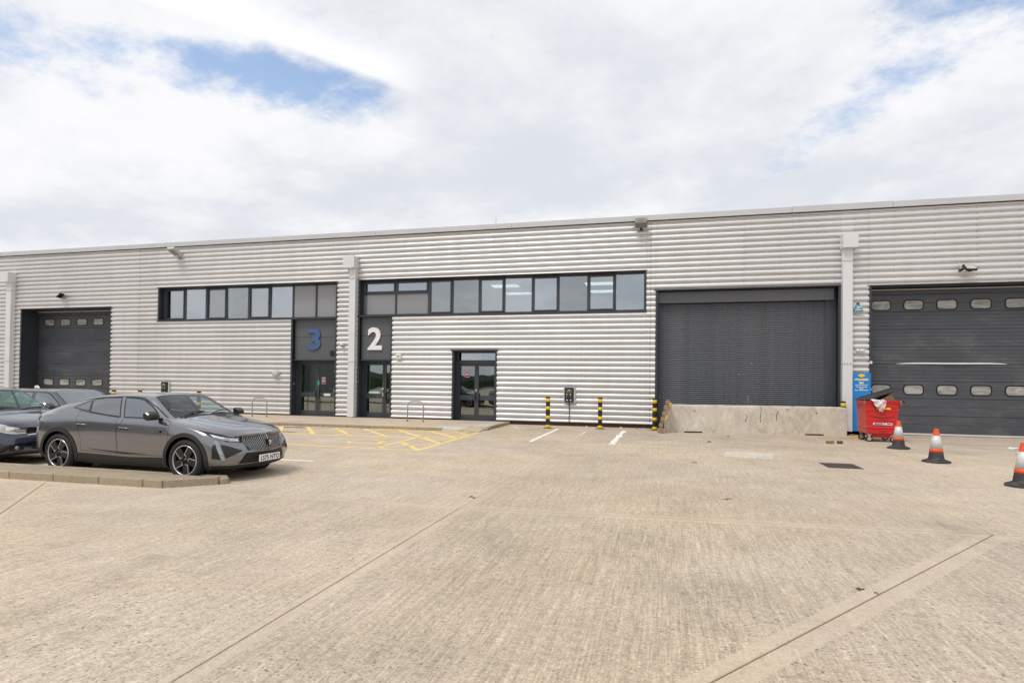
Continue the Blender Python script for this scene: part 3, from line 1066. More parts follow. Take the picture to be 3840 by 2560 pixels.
def leaf(par, x0, x1, z0, z1, y, letter=True, handle_side=1, midrail=(0.90, 1.10)):
    """one glazed aluminium door leaf"""
    st = .085
    lf = MB()
    lf.box(x0, x0 + st, y, y + .05, z0, z1).box(x1 - st, x1, y, y + .05, z0, z1)
    lf.box(x0 + st, x1 - st, y, y + .05, z0, z0 + .20).box(x0 + st, x1 - st, y, y + .05, z1 - .09, z1)
    lf.box(x0 + st, x1 - st, y, y + .05, z0 + midrail[0] - .10, z0 + midrail[1] - .10)
    return lf, (x0 + st, x1 - st, z0 + .20, z0 + midrail[0] - .10), (x0 + st, x1 - st, z0 + midrail[1] - .10, z1 - .09)


def pane(par, r, y, m):
    a, b, c, d = r
    return MB().box(a, b, y + .018, y + .032, c, d).build('pane', m, par)


def entrance(o, zhead, splits, name='entrance_door', depth=.42, panel=None, fan=None):
    x0, x1, z0, z1 = o
    f = opening_frame(name, o, depth, drip=(fan is not None))
    y = depth
    fr = MB().box(x0 + .012, splits[0], y - .04, y + .05, z0, zhead + .10).box(splits[-1], x1 - .012, y - .04, y + .05, z0, zhead + .10)
    fr.box(splits[0], splits[-1], y - .04, y + .05, zhead, zhead + .10)
    fr.box(x0 + .012, x1 - .012, y - .06, y + .1, z0 - .12, z0 + .02)
    fr.build('door_frame', m_anth2, f)
    for i in range(len(splits) - 1):
        a, b = splits[i] + .004, splits[i + 1] - .004
        lf, lo, hi = leaf(f, a, b, z0 + .02, zhead - .004, y)
        lf.build('leaf', m_anth2, f, bevel=.004)
        pane(f, lo, y, m_glassd)
        pane(f, hi, y, m_glassd)
    return f


# --- unit 3 entrance
e3 = entrance(E3, 2.45, [-15.93, -15.02, -14.03])
MB().box(E3[0] + .08, E3[1] - .08, .12, .20, 3.575, 4.36).build('panel', m_spandrel, e3, bevel=.006)
MB().box(E3[0] + .08, E3[1] - .08, .12, .20, 2.56, 3.565).build('panel', m_spandrel, e3, bevel=.006)
MB().box(E3[0] + .07, E3[1] - .07, -.02, .44, 2.53, 2.556).build('canopy_strip', m_anth, e3)
ven = MB().box(-14.22, -14.0, .095, .12, 2.74, 2.97)
ven.build('vent', m_anth2, e3)
for i in range(5):
    MB().box(-14.20, -14.02, .080, .10, 2.765 + i * .04, 2.785 + i * .04).build('vent_slat', m_black, e3)
tag(text('unit_number', '3', 1.3, M('blue_letter', (0.055, 0.11, 0.26), 0.45, 0, 0.15), wh, (-15.0, .09, 3.47), fit=(.64, .96), extrude=.025, offset=.035), 'weathered blue number 3')
# --- unit 2 entrance
e2 = entrance(E2, 2.45, [-12.68, -11.75, -11.28])
MB().box(E2[0] + .08, E2[1] - .08, .12, .20, 3.60, 4.42).build('panel', m_spandrel, e2, bevel=.006)
MB().box(E2[0] + .08, E2[1] - .08, .12, .20, 2.57, 3.59).build('panel', m_spandrel, e2, bevel=.006)
MB().box(E2[0] + .07, E2[1] - .07, -.02, .44, 2.53, 2.560).build('canopy_strip', m_anth, e2)
tag(text('unit_number', '2', 1.3, M('white_letter', (0.80, 0.80, 0.80), 0.4, 0, 0.04), wh, (-12.06, .09, 3.48), fit=(.67, .97), extrude=.025, offset=.035), 'white number 2')
# --- middle entrance with fanlight
md = entrance(MD, 2.42, [-8.38, -7.57, -6.72], fan=True)
MB().box(-8.40, -6.70, .40, .46, 2.52, 2.58).box(-8.40, -6.70, .40, .46, 2.87, 2.93).box(-8.45, -8.40, .40, .46, 2.52, 2.93).box(-6.70, -6.58, .40, .46, 2.52, 2.93).build('fanlight_frame', m_anth2, md)
MB().box(-8.40, -6.70, .425, .44, 2.58, 2.87).build('pane', m_glass, md)


def fit_box(par, name, x0, x1, y0, y1, z0, z1, m):
    return MB().box(x0, x1, y0, y1, z0, z1).build(name, m, par, bevel=.004)


dy = .42
for par, lx in ((e3, (-15.645, -15.385)), (e2, (-12.40, -12.14)), (md, (-8.13, -7.87))):
    fit_box(par, 'letter_plate', lx[0], lx[1], dy - .012, dy, .955, 1.055, m_anth)
for par, hx in ((e3, (-15.17, -15.05)), (e3, (-15.0, -14.88)), (e2, (-11.735, -11.65)), (md, (-7.72, -7.61)), (md, (-7.55, -7.44))):
    fit_box(par, 'handle', hx[0], hx[1], dy - .075, dy - .01, .95, 1.20, m_anth)
fit_box(e2, 'lock', -11.84, -11.775, dy - .03, dy, 1.00, 1.16, m_steel)
fit_box(e2, 'keypad', -11.84, -11.79, dy - .02, dy, 1.29, 1.37, m_white)
fit_box(md, 'keypad', -7.60, -7.565, dy - .02, dy, 1.28, 1.38, m_white)
m_pink = M('pink_notice', (0.55, 0.30, 0.36), 0.5)
m_plum = M('plum_notice', (0.18, 0.03, 0.09), 0.5)
m_green = M('green_notice', (0.05, 0.42, 0.27), 0.5)
fit_box(e3, 'notice', -15.005, -14.915, dy - .005, dy - .001, 1.45, 1.66, m_green)
fit_box(e3, 'plate', -14.68, -14.36, dy - .006, dy - .001, .975, 1.085, m_plate)
fit_box(e2, 'notice', -12.49, -11.98, dy + .006, dy + .012, 1.13, 1.21, M('mint_notice', (0.55, 0.75, 0.68), 0.5))
for par, x0, z0 in ((e3, -14.81, 1.51), (md, -8.08, 1.86)):
    nb = fit_box(par, 'notice', x0, x0 + .20, dy + .008, dy + .014, z0, z0 + .30, m_pink)
    MB().box(x0 + .03, x0 + .17, dy + .004, dy + .007, z0 + .03, z0 + .20).build('notice_print', m_plum, par)
    MB().box(x0 + .05, x0 + .15, dy + .001, dy + .003, z0 + .10, z0 + .16).build('notice_print', m_white, par)
fit_box(e3, 'push_button', -16.066, -16.05, .18, .22, 1.47, 1.52, m_plate)
m_lobby2 = M('stair_wall', (0.30, 0.29, 0.24), .85)
for o, d in ((E3, 3.0), (E2, 3.5), (MD, 4.0)):
    room(o[0] + .02, o[1] - .02, .50, d, .10, 2.75 if o is not MD else 2.95, m_lobby if o is not MD else m_lobby2, m_lobby, m_infloor, 'lobby_interior')
# inner stair and partition glimpsed in the lobbies
for b in ((-14.75, -14.68, .9, 2.4, .1, 2.5), (-12.1, -11.9, 1.5, 3.3, .1, 2.5), (-7.9, -7.7, 1.8, 3.9, .1, 2.6)):
    MB().box(*b).build('lobby_partition', m_anth2, wh)


# --- sectional overhead doors
def panel_prof(h, ribs):
    """grooved face of one door section: list of (z, y)"""
    pts = [(0.004, .012), (.010, 0)]
    for i in range(1, ribs):
        z = h * i / ribs
        pts += [(z - .007, 0), (z, .009), (z + .007, 0)]
    pts += [(h - .010, 0), (h - .004, .012)]
    return pts


def rounded(x0, x1, z0, z1, r, n=5):
    out = []
    for cx, cz, a0 in ((x1 - r, z1 - r, 0), (x0 + r, z1 - r, 90), (x0 + r, z0 + r, 180), (x1 - r, z0 + r, 270)):
        for i in range(n + 1):
            a = R(a0 + 90 * i / n)
            out.append((cx + r * math.cos(a), cz + r * math.sin(a)))
    return out


def sectional(o, depth, x0, x1, zlines, win_rows, winx, ww, wh_, ribs, lab_m=m_door):
    d = opening_frame('overhead_door', o, depth)
    for k, (za, zb) in enumerate(zip(zlines[:-1], zlines[1:])):
        h = zb - za
        pr = panel_prof(h, 2 if k in win_rows else ribs[k])
        n = len(pr)
        mb = MB()
        vs = [(x0, depth + y, za + z) for z, y in pr] + [(x1, depth + y, za + z) for z, y in pr]
        mb.add(vs, [(i, n + i, n + i + 1, i + 1) for i in range(n - 1)])
        mb.box(x0, x1, depth + .014, depth + .05, za + .004, zb - .004)
        mb.build('door_panel', lab_m, d)
        if k in win_rows:
            zc = za + win_rows[k]
            for wx in winx:
                fr = MB()
                o1 = rounded(wx - .035, wx + ww + .035, zc - .035, zc + wh_ + .035, .13)
                i1 = rounded(wx, wx + ww, zc, zc + wh_, .10)
                nn = len(o1)
                vs = [(a, depth - .016, b) for a, b in o1] + [(a, depth - .012, b) for a, b in i1] + [(a, depth + .02, b) for a, b in o1] + [(a, depth + .010, b) for a, b in i1]
                fs = []
                for i in range(nn):
                    j = (i + 1) % nn
                    fs += [(i, j, nn + j, nn + i), (2 * nn + i, i + 0, j, 2 * nn + j)[::-1], (nn + i, nn + j, 3 * nn + j, 3 * nn + i)]
                fr.add(vs, fs)
                fr.build('window_frame', m_black, d)
                i2 = [(a, b) for a, b in i1]
                MB().prism(i2, lambda p: (p[0], depth - .004, p[1]), lambda p: (p[0], depth + .004, p[1])).build('vision_panel', m_acrylic, d)
    return d


def acrylic():
    m = bpy.data.materials.new('cloudy_acrylic')
    m.use_nodes = True
    t = m.node_tree
    p = t.nodes['Principled BSDF']
    tc = N(t, 'ShaderNodeTexCoord')
    mp = N(t, 'ShaderNodeMapping')
    mp.inputs[3].default_value = (0.7, 1, 2.5)
    t.links.new(tc.outputs['Object'], mp.inputs[0])
    n = N(t, 'ShaderNodeTexNoise')
    n.inputs['Scale'].default_value = 2.2
    n.inputs['Detail'].default_value = 3
    n.inputs['Distortion'].default_value = 1.5
    t.links.new(mp.outputs[0], n.inputs['Vector'])
    r = N(t, 'ShaderNodeValToRGB')
    r.color_ramp.elements[0].position = .35
    r.color_ramp.elements[0].color = (0.20, 0.20, 0.17, 1)
    r.color_ramp.elements[1].position = .65
    r.color_ramp.elements[1].color = (0.42, 0.41, 0.38, 1)
    t.links.new(n.outputs['Fac'], r.inputs[0])
    t.links.new(r.outputs[0], p.inputs['Base Color'])
    p.inputs['Roughness'].default_value = 0.12
    p.inputs['Specular IOR Level'].default_value = 0.6
    b = N(t, 'ShaderNodeBump')
    b.inputs['Strength'].default_value = 0.25
    b.inputs['Distance'].default_value = 0.02
    t.links.new(n.outputs['Fac'], b.inputs['Height'])
    t.links.new(b.outputs[0], p.inputs['Normal'])
    return m


m_acrylic = acrylic()
gr = sectional(GR, .55, GR[0] + .012, GR[1] - .012, [.08, .68, 1.28, 1.88, 2.48, 3.09, 3.70, 4.31, 4.92, 5.12], {2: .16, 7: .09}, [7.11 + 1.013 * i for i in range(6)], .57, .30, [2, 2, 2, 5, 5, 5, 5, 2, 1])
MB().box(GR[0] + .02, GR[1] - .02, .53, .60, .015, .078).build('bottom_seal', M('aluminium_seal', (0.62, 0.61, 0.59), 0.4, 0.2), gr)
MB().box(GR[0] + .02, GR[1] - .02, .49, .56, 5.085, 5.11).build('head_seal', m_trim, gr)
# bent lip of one section, its bright reflection painted on as a near-white colour
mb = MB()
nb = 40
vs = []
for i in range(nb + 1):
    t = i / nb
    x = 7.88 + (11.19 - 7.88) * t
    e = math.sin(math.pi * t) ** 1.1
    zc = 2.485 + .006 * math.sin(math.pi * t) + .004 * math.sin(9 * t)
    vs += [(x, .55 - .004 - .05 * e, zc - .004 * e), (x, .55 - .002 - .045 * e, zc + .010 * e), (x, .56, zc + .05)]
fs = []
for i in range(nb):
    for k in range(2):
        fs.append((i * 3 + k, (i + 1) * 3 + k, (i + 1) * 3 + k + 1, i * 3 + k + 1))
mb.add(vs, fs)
mb.build('bent_lip', M('lip_highlight', (0.80, 0.80, 0.79), 0.3, 0.3, 0.05), gr, smooth=True)
gl = sectional(GL, .88, GL[0] + .012, GL[1] - .012, [.02, .55, 1.14, 1.73, 2.34, 2.95, 3.57, 4.20, 4.85, 5.06], {2: .12, 7: .15}, [-31.44 + 1.065 * i for i in range(6)], .62, .31, [2, 2, 2, 5, 5, 5, 5, 2, 1])
MB().box(GL[0] + .02, GL[1] - .02, .80, .87, 5.03, 5.06).build('head_seal', m_trim, gl)

# --- roller shutter
sh = opening_frame('roller_shutter', SH, .62)
sd_ = .42
pitch = .0735
pr = [(-.001, .006)]
for i in range(7):
    a = math.pi * i / 6
    pr.append((.006 + (.060) * i / 6, .006 - .030 * math.sin(a)))
pr += [(.0690, .016), (.0735, .016)]
n = len(pr)
sl = bpy.data.meshes.new('slat')
sl.from_pydata([(-.26, y, z) for z, y in pr] + [(5.58, y, z) for z, y in pr], [], [(i, n + i, n + i + 1, i + 1) for i in range(n - 1)])
sl.materials.append(m_shut)
for k in range(64):
    o = link('slat', sl, sh)
    o.location = (0, sd_, .03 + pitch * k)
MB().box(-.36, -.25, sd_ - .05, sd_ + .06, 0, 4.78).build('guide_rail', m_anth2, sh)
MB().box(5.57, 5.92, sd_ - .05, sd_ + .06, 0, 5.19).build('guide_rail', m_anth2, sh, bevel=.004)
MB().box(-.34, 5.80, sd_ - .22, sd_ + .1, 4.75, 5.17).build('shutter_hood', M('hood_paint', (0.12, 0.125, 0.14), 0.45, 0, .12, 1.2), sh, bevel=.006)
for x, z, h in ((2.97, 1.02, .35), (2.66, 2.05, .06), (3.1, 2.45, .02)):
    for i in range(max(1, int(h / pitch))):
        MB().box(x - .008 + .01 * (i % 2), x + .008 + .01 * (i % 2), sd_ - .0275, sd_ - .0225, z + i * pitch + .015, z + i * pitch + .045).build('paint_fleck', m_white, sh)
MB().box(-.34, 5.9, sd_ + .08, sd_ + .12, 0, 5.1).build('backing', m_dark, sh)

# --- rainwater pipes boxed in, with their hoppers
for x0, x1 in ((-32.58, -32.25), (-13.13, -12.83), (5.955, 6.27)):
    p = MB().box(x0, x1, -.27, -.03, .12, 6.5).build('downpipe_casing', m_trim, wh, bevel=.006)
    bx0, bx1 = (x1 - .50, x1 + .03) if x0 < 0 else (x0 - .035, x1 + .125)
    MB().box(bx0, bx1, -.46, -.02, 6.46, 6.97).build('rainwater_hopper', m_trim, wh, bevel=.006)
    for z in (2.45, 6.02):
        j = MB().box(x0 - .002, x1 + .002, -.273, -.03, z - .004, z + .004)
        for i in range(3):
            for dz in (-.03, .03):
                xx = x0 + (x1 - x0) * (.2 + .3 * i)
                j.box(xx - .008, xx + .008, -.276, -.26, z + dz - .008, z + dz + .008)
        j.build('casing_joint', m_anth2, p)
MB().tube([(-6.79, .3, 8.0), (-6.78, .3, 8.42)], .012, 6).build('lightning_rod', m_steel, wh)

# ------------------------------------------------------------------ things fixed to the wall
def wall_thing(name, label, cat, x, z, group=None):
    return thing(name, label, cat, (x, FY - .06, z), 0, group)


m_lens = M('lamp_lens', (0.16, 0.17, 0.13), 0.1, 0.0, 0.1, spec=.8)
m_silverlamp = M('lamp_housing', (0.55, 0.55, 0.53), 0.4, 0.3)
m_olive = M('olive_housing', (0.20, 0.20, 0.165), 0.45)
# large silver floodlight over unit 3, seen from the side
f = wall_thing('floodlight', 'large silver floodlight angled down from the wall above the unit 3 windows', 'floodlight', -22.15, 7.42)
q = Matrix.Rotation(R(-24), 4, 'X') @ Matrix.Scale(.86, 4)
hd = MB().prism([(-.34, -.02), (-.34, .10), (.28, .14), (.34, .08), (.34, -.06), (-.2, -.06)], lambda p: q @ Vector((-.22, -.34 + p[0], p[1])), lambda p: q @ Vector((.22, -.34 + p[0], p[1])))
hd.build('housing', m_silverlamp, f, bevel=.01)
MB().box(-.17, .17, -.60, -.16, -.075, -.055, mat=q).build('lens', m_lens, f)
MB().box(-.03, .03, -.06, .06, -.12, .10).box(-.2, .2, -.02, .0, -.02, .04).build('bracket', m_steel, f)
# olive floodlight, facing the yard
f = wall_thing('floodlight', 'square olive grey floodlight high on the wall by the vertical joint', 'floodlight', -.92, 7.58)
q = Matrix.Rotation(R(-35), 4, 'X')
MB().box(-.22, .22, -.40, -.12, -.13, .16, mat=q).build('housing', m_olive, f, bevel=.03)
MB().box(-.13, .11, -.413, -.39, -.06, .12, mat=q).build('lens', m_lens, f, bevel=.004)
MB().box(-.04, .04, -.2, .06, -.05, .05).build('bracket', m_black, f)
MB().tube([(-.22, -.2, .03), (-.30, -.05, .04), (-.32, .05, .02)], .012, 6).build('cable', m_black, f)
# small LED floods
for x, z, lab, sw in ((-29.0, 5.66, 'small black floodlight seen edge on above the left overhead door', -62), (9.75, 5.62, 'black LED floodlight above the right hand overhead door', 14)):
    f = wall_thing('floodlight', lab, 'floodlight', x, z)
    q = Matrix.Translation((.0, -.16, 0)) @ Matrix.Rotation(R(sw), 4, 'Z') @ Matrix.Rotation(R(-42), 4, 'X')
    MB().box(-.19, .19, -.10, -.03, -.14, .14, mat=q).build('housing', m_black, f, bevel=.012)
    MB().box(-.155, .155, -.108, -.095, -.105, .105, mat=q).build('lens', M('led_lens', (0.50, 0.49, 0.40), 0.15), f)
    MB().box(-.06, .06, -.03, .03, -.09, .09, mat=q).tube([(-.16, -.16, 0), (-.2, -.05, -.02), (-.2, .03, -.02)], .035, 8).build('bracket', m_black, f)
    if x > 0:
        MB().tube([(-.2, -.05, .05), (-.19, -.03, .18), (-.24, .0, .26)], .010, 6).build('cable', m_white, f)
# round bulkhead lamp
f = wall_thing('bulkhead_lamp', 'round pale grey bulkhead lamp on the ribbed wall left of entrance 3', 'wall lamp', -16.78, 1.95)
MB().lathe([(0, -.14), (.10, -.135), (.155, -.11), (.165, -.02), (.165, .06)], 24, 'y').build('lamp_body', M('bulkhead_grey', (0.52, 0.51, 0.50), 0.5), f, smooth=True)
MB().box(-.168, .168, -.125, -.11, -.008, .008).build('lamp_band', m_steel, f)
# small sounder box right of entrance 2
f = wall_thing('sounder_box', 'small white sounder box on the wall right of entrance 2', 'alarm box', -10.86, 2.71)
MB().box(-.11, .11, -.07, .06, -.11, .11).build('case', m_white, f, bevel=.01)
MB().box(-.06, .06, -.075, -.068, -.06, .06).build('grille', M('grille_grey', (0.45, 0.45, 0.43), 0.6), f)
# pir lamp between the entrances
f = wall_thing('motion_sensor', 'small cream motion sensor on the narrow strip between entrances 3 and 2', 'sensor', -13.50, 3.16)
MB().box(-.06, .06, -.14, -.03, .02, .12).tube([(0, -.06, .02), (.02, -.05, -.08), (.05, -.02, -.16)], .012, 6).build('case', m_plate, f, bevel=.01)
MB().lathe([(0, -.06), (.045, -.04), (.05, 0), (0, 0)], 12, 'z', (0, -.09, .02)).build('sensor_eye', m_black, f, smooth=True)
# alarm box with triangular cover
f = wall_thing('alarm_box', 'blue triangular alarm box on a grey plate by the right overhead door', 'alarm box', 6.47, 4.40)
MB().box(-.15, .14, -.05, .05, -.12, .16).build('back_plate', M('alarm_plate', (0.62, 0.61, 0.64), 0.5), f, bevel=.008)
m_ablue = M('alarm_blue', (0.07, 0.26, 0.36), 0.4)
tri = [(-.18, -.12), (.18, -.12), (.045, .15), (-.045, .15)]
MB().prism(tri, lambda p: (p[0], -.05, p[1]), lambda p: (p[0] * .88, -.12, p[1] * .9)).build('cover', m_ablue, f, bevel=.006)
MB().prism([(-.06, .15), (.06, .15), (.02, .19), (-.02, .19)], lambda p: (p[0], -.05, p[1]), lambda p: (p[0] * .8, -.11, p[1])).build('strobe', m_black, f)
m_ice = M('alarm_white', (0.72, 0.86, 0.92), 0.4)
MB().box(-.05, .055, -.125, -.119, -.035, .065).build('badge', m_ice, f)
text('lettering', 'C', .12, m_ablue, f, (.003, -.127, .015), extrude=.001, offset=.006)
text('lettering', 'Classic', .07, m_ice, f, (0, -.123, -.068), fit=(.21, .045), extrude=.001, offset=.003)
# cctv camera
f = wall_thing('security_camera', 'white bullet security camera on the ribs below the alarm box', 'camera', 6.55, 2.93)
MB().lathe([(0, -.05), (.055, -.05), (.06, .05), (0, .05)], 16, 'y', (-.08, -.03, 0)).build('base', m_white, f, smooth=True)
MB().tube([(-.02, -.06, .0), (.12, -.10, -.005)], .042, 12).build('barrel', m_white, f)
MB().tube([(.118, -.10, -.005), (.128, -.102, -.005)], .036, 12).build('lens', m_black, f)
f = wall_thing('junction_box', 'tiny white box on the jamb of the right overhead door', 'junction box', 6.885, 2.51)
MB().box(-.04, .04, -.06, .02, -.045, .045).build('case', m_white, f, bevel=.006)
MB().box(-.03, .03, -.064, -.058, -.004, .004).build('seam', m_anth2, f)


# ------------------------------------------------------------------ chargers
def charger(x, label, wide):
    f = wall_thing('vehicle_charger', label, 'charger', x, 1.22, 'wall chargers')
    MB().box(-.235, .235, -.02, .06, -.30, .30).box(-.235, -.19, -.06, .0, -.30, .30).box(.17, .235, -.06, .0, -.30, .30).build('back_plate', M('charger_plate', (0.55, 0.55, 0.55), 0.5), f, bevel=.006)
    MB().box(-.165, .155, -.13, -.02, -.285, .285).build('case', M('charger_case', (0.014, 0.016, 0.014), 0.3, spec=.6), f, bevel=.012)
    MB().box(-.11, .10, -.134, -.128, .06, .205).build('screen', M('charger_screen', (0.030, 0.045, 0.012), 0.2), f)
    mb = MB()
    m_led = M('screen_print', (0.30, 0.42, 0.16), 0.4)
    for i in range(3):
        mb.box(-.085 + .065 * i, -.045 + .065 * i, -.137, -.133, .095, .103).box(-.08 + .065 * i, -.055 + .065 * i, -.137, -.133, .115, .15)
    mb.box(-.11, .10, -.137, -.133, .058, .062).box(-.11, .10, -.137, -.133, .205, .209).box(-.11, -.106, -.137, -.133, .06, .207).box(.096, .10, -.137, -.133, .06, .207)
    mb.build('screen_print', m_led, f)
    MB().box(-.05, .04, -.138, -.134, .165, .19).build('screen_print', m_white, f)
    for sx in (-.075, .065):
        MB().lathe([(0, -.155), (.045, -.15), (.058, -.128), (0, -.128)], 16, 'y', (sx, 0, -.10)).build('socket', M('socket_blue', (0.035, 0.037, 0.06), 0.4), f, smooth=True)
        MB().box(sx - .025, sx + .02, -.136, -.13, -.225, -.18).build('label_plate', m_white, f)
        MB().box(sx - .04, sx, -.136, -.13, -.01, .03).build('button', m_white, f, bevel=.008)
    MB().tube([(-.01, -.07, -.285), (-.005, -.05, -.45), (.0, -.05, -.7), (-.01, -.05, -.95), (-.01, -.03, -1.12)], [.022, .016, .015, .015, .013], 8).build('cable', m_black, f, smooth=True)
    return f


charger(-3.60, 'black vehicle charger on a grey plate between two striped bollards', 0)
charger(-22.75, 'black vehicle charger on the wall behind the roof of the grey car', 0)


# ------------------------------------------------------------------ bollards
def bollard(loc, label):
    b = thing('bollard', label, 'bollard', loc, random.uniform(0, 6), 'black and yellow bollards')
    h = 1.165
    MB().lathe([(0, h), (.072, h), (.080, h - .008), (.080, .012), (0, .012)], 24).build('post', M('bollard_black', (0.018, 0.016, 0.016), 0.32), b, smooth=False)
    for z0, z1 in ((.985, 1.098), (.690, .805), (.350, .465), (.015, .125)):
        MB().lathe([(.0805, z0 - .001), (.0825, z0), (.0825, z1), (.0805, z1 + .001)], 24).build('band', m_yellow, b, smooth=True)
    MB().box(-.15, .15, -.15, .15, 0, .012).build('base_plate', M('base_plate_steel', (0.06, 0.055, 0.05), 0.7, 0.3), b)
    for sx in (-.11, .11):
        for sy in (-.11, .11):
            MB().lathe([(0, .03), (.014, .028), (.016, .012), (0, .012)], 8, c=(sx, sy, 0)).build('bolt', m_steel, b)
    return b


b0 = bollard((-4.19, 21.62, 0), 'striped bollard left of the wall charger')
for loc, lab in (((-2.31, 22.02, 0), 'striped bollard right of the wall charger'), ((-.36, 22.19, 0), 'striped bollard by the leaning pallet at the shutter edge'), ((5.95, 22.68, 0), 'striped bollard showing only its top behind the concrete barrier end'),
                 ((-18.35, 20.2, 0), 'bollard top showing just above the windscreen of the grey car'), ((-20.98, 19.9, 0), 'bollard top above the middle of the grey car roof'), ((-22.0, 19.6, 0), 'bollard top above the rear roof of the grey car')):
    c = copy_tree(b0)
    c.location = loc
    if loc[0] < -10:
        c.children[1].location.z -= .085
    c['label'] = lab


# ------------------------------------------------------------------ cycle stands
def rack(x0, x1, y, label):
    t = thing('cycle_stand', label, 'bike rack', ((x0 + x1) / 2, y, PZ), 0, 'steel cycle stands')
    w = (x1 - x0) / 2
    pts = [(-w, 0, 0), (-w, 0, .60)]
    for i in range(1, 7):
        a = R(90 * i / 6)
        pts.append((-w + .20 - .20 * math.cos(a), 0, .60 + .20 * math.sin(a)))
    pts += [(-p[0], 0, p[2]) for p in pts[::-1]]
    MB().tube(pts, .025, 10).build('hoop', m_steel, t, smooth=True)
    for s in (-1, 1):
        MB().lathe([(0, .008), (.06, .007), (.065, 0), (0, 0)], 12, c=(s * w, 0, 0)).build('foot', m_kerb, t)
    return t


rack(-9.73, -9.07, 21.45, 'tubular steel cycle stand between entrance 2 and the middle door')
rack(-16.83, -16.13, 21.5, 'tubular steel cycle stand beyond the bonnet of the grey car')

# ------------------------------------------------------------------ concrete barrier
def barrier_mat():
    m = bpy.data.materials.new('stained_concrete')
    m.use_nodes = True
    t = m.node_tree
    p = t.nodes['Principled BSDF']
    tc = N(t, 'ShaderNodeTexCoord')

    def nz(s, st, off=(0, 0, 0), d=8, r=.7):
        mp = N(t, 'ShaderNodeMapping')
        mp.inputs[1].default_value = off
        mp.inputs[3].default_value = st
        t.links.new(tc.outputs['Object'], mp.inputs[0])
        n = N(t, 'ShaderNodeTexNoise')
        n.inputs['Scale'].default_value = s
        n.inputs['Detail'].default_value = d
        n.inputs['Roughness'].default_value = r
        t.links.new(mp.outputs[0], n.inputs['Vector'])
        return n.outputs['Fac']
    a = nz(1.6, (1, 1, .6))
    b = nz(6.0, (1.2, 1, .8), (3, 0, 0))
    sep = N(t, 'ShaderNodeSeparateXYZ')
    t.links.new(tc.outputs['Object'], sep.inputs[0])
    f = math_n(t, 'ADD', math_n(t, 'MULTIPLY', a, .55), math_n(t, 'MULTIPLY', b, .45))
    r = N(t, 'ShaderNodeValToRGB')
    r.color_ramp.elements[0].position = .36
    r.color_ramp.elements[0].color = (.38, .335, .275, 1)
    r.color_ramp.elements[1].position = .66
    r.color_ramp.elements[1].color = (.72, .66, .57, 1)
    e = r.color_ramp.elements.new(.48)
    e.color = (.56, .50, .415, 1)
    t.links.new(f, r.inputs[0])
    # pale scrapes
    sc = N(t, 'ShaderNodeMapRange', interpolation_type='SMOOTHSTEP')
    t.links.new(nz(3.0, (4, 1, 2.2), (8, 0, 2), 6, .8), sc.inputs[0])
    sc.inputs[1].default_value = .60
    sc.inputs[2].default_value = .68
    mx = N(t, 'ShaderNodeMix', data_type='RGBA')
    t.links.new(math_n(t, 'MULTIPLY', sc.outputs[0], .7), mx.inputs['Factor'])
    t.links.new(r.outputs[0], mx.inputs['A'])
    mx.inputs['B'].default_value = (.66, .60, .52, 1)
    t.links.new(mx.outputs['Result'], p.inputs['Base Color'])
    p.inputs['Roughness'].default_value = .88
    bp = N(t, 'ShaderNodeBump')
    bp.inputs['Strength'].default_value = .6
    bp.inputs['Distance'].default_value = .01
    t.links.new(nz(18, (1, 1, 1), d=6), bp.inputs['Height'])
    t.links.new(bp.outputs[0], p.inputs['Normal'])
    return m


m_barrier = barrier_mat()
by = math.atan2(22.216 - 21.492, 5.939 - .04)
L = 5.95
ba = thing('concrete_barrier', 'long stained concrete barrier blocking the roller shutter', 'barrier', (.04, 21.492, 0), by)
# vertical-faced block with rounded ends and fork slots along the foot
prf = [(0, .0), (0, .22), (.006, .55), (.012, .9), (.022, .955), (.05, .968), (.35, .968), (.375, .955), (.388, .9), (.40, .22), (.40, 0)]
segs = [(0, .62, .0), (.62, 1.23, .055), (1.23, 4.62, .0), (4.62, 5.22, .05), (5.22, L, .0)]
mb = MB()
for a, b, zb in segs:
    n = len(prf)
    ns = max(3, int((b - a) / .06))
    rings = []
    for k in range(ns + 1):
        x = a + (b - a) * k / ns
        e0 = min(x, L - x)
        drop = .035 * max(0, 1 - e0 / .06) ** 2
        ring = []
        for y, z in prf:
            jz = .010 * noise.noise(Vector((x * 4.1, z * 9, 1.7))) + .006 * noise.noise(Vector((x * 19, z * 5, 4)))
            jy = .006 * noise.noise(Vector((x * 6.3, z * 7, 8.2)))
            chip = .022 * max(0, noise.noise(Vector((x * 2.9, 3 if z > .5 else 9, 0))) - .35) if (z > .94 or z < .01) and y < .1 else 0
            ring.append((x, y + (jy if 0 < z else 0) + chip, max(z, zb) + (jz if z > .9 else 0) - (drop + chip if z > .9 else 0) + (chip if z == 0 and zb == 0 else 0)))
        rings.append(ring)
    fs = []
    for k in range(ns):
        fs += [(k * n + i, (k + 1) * n + i, (k + 1) * n + i + 1, k * n + i + 1) for i in range(n - 1)]
        fs.append((k * n + n - 1, (k + 1) * n + n - 1, (k + 1) * n, k * n))
    fs += [tuple(range(n)), tuple(range(ns * n + n - 1, ns * n - 1, -1))]
    mb.add([v for r in rings for v in r], fs)
mb.build('block', m_barrier, ba)
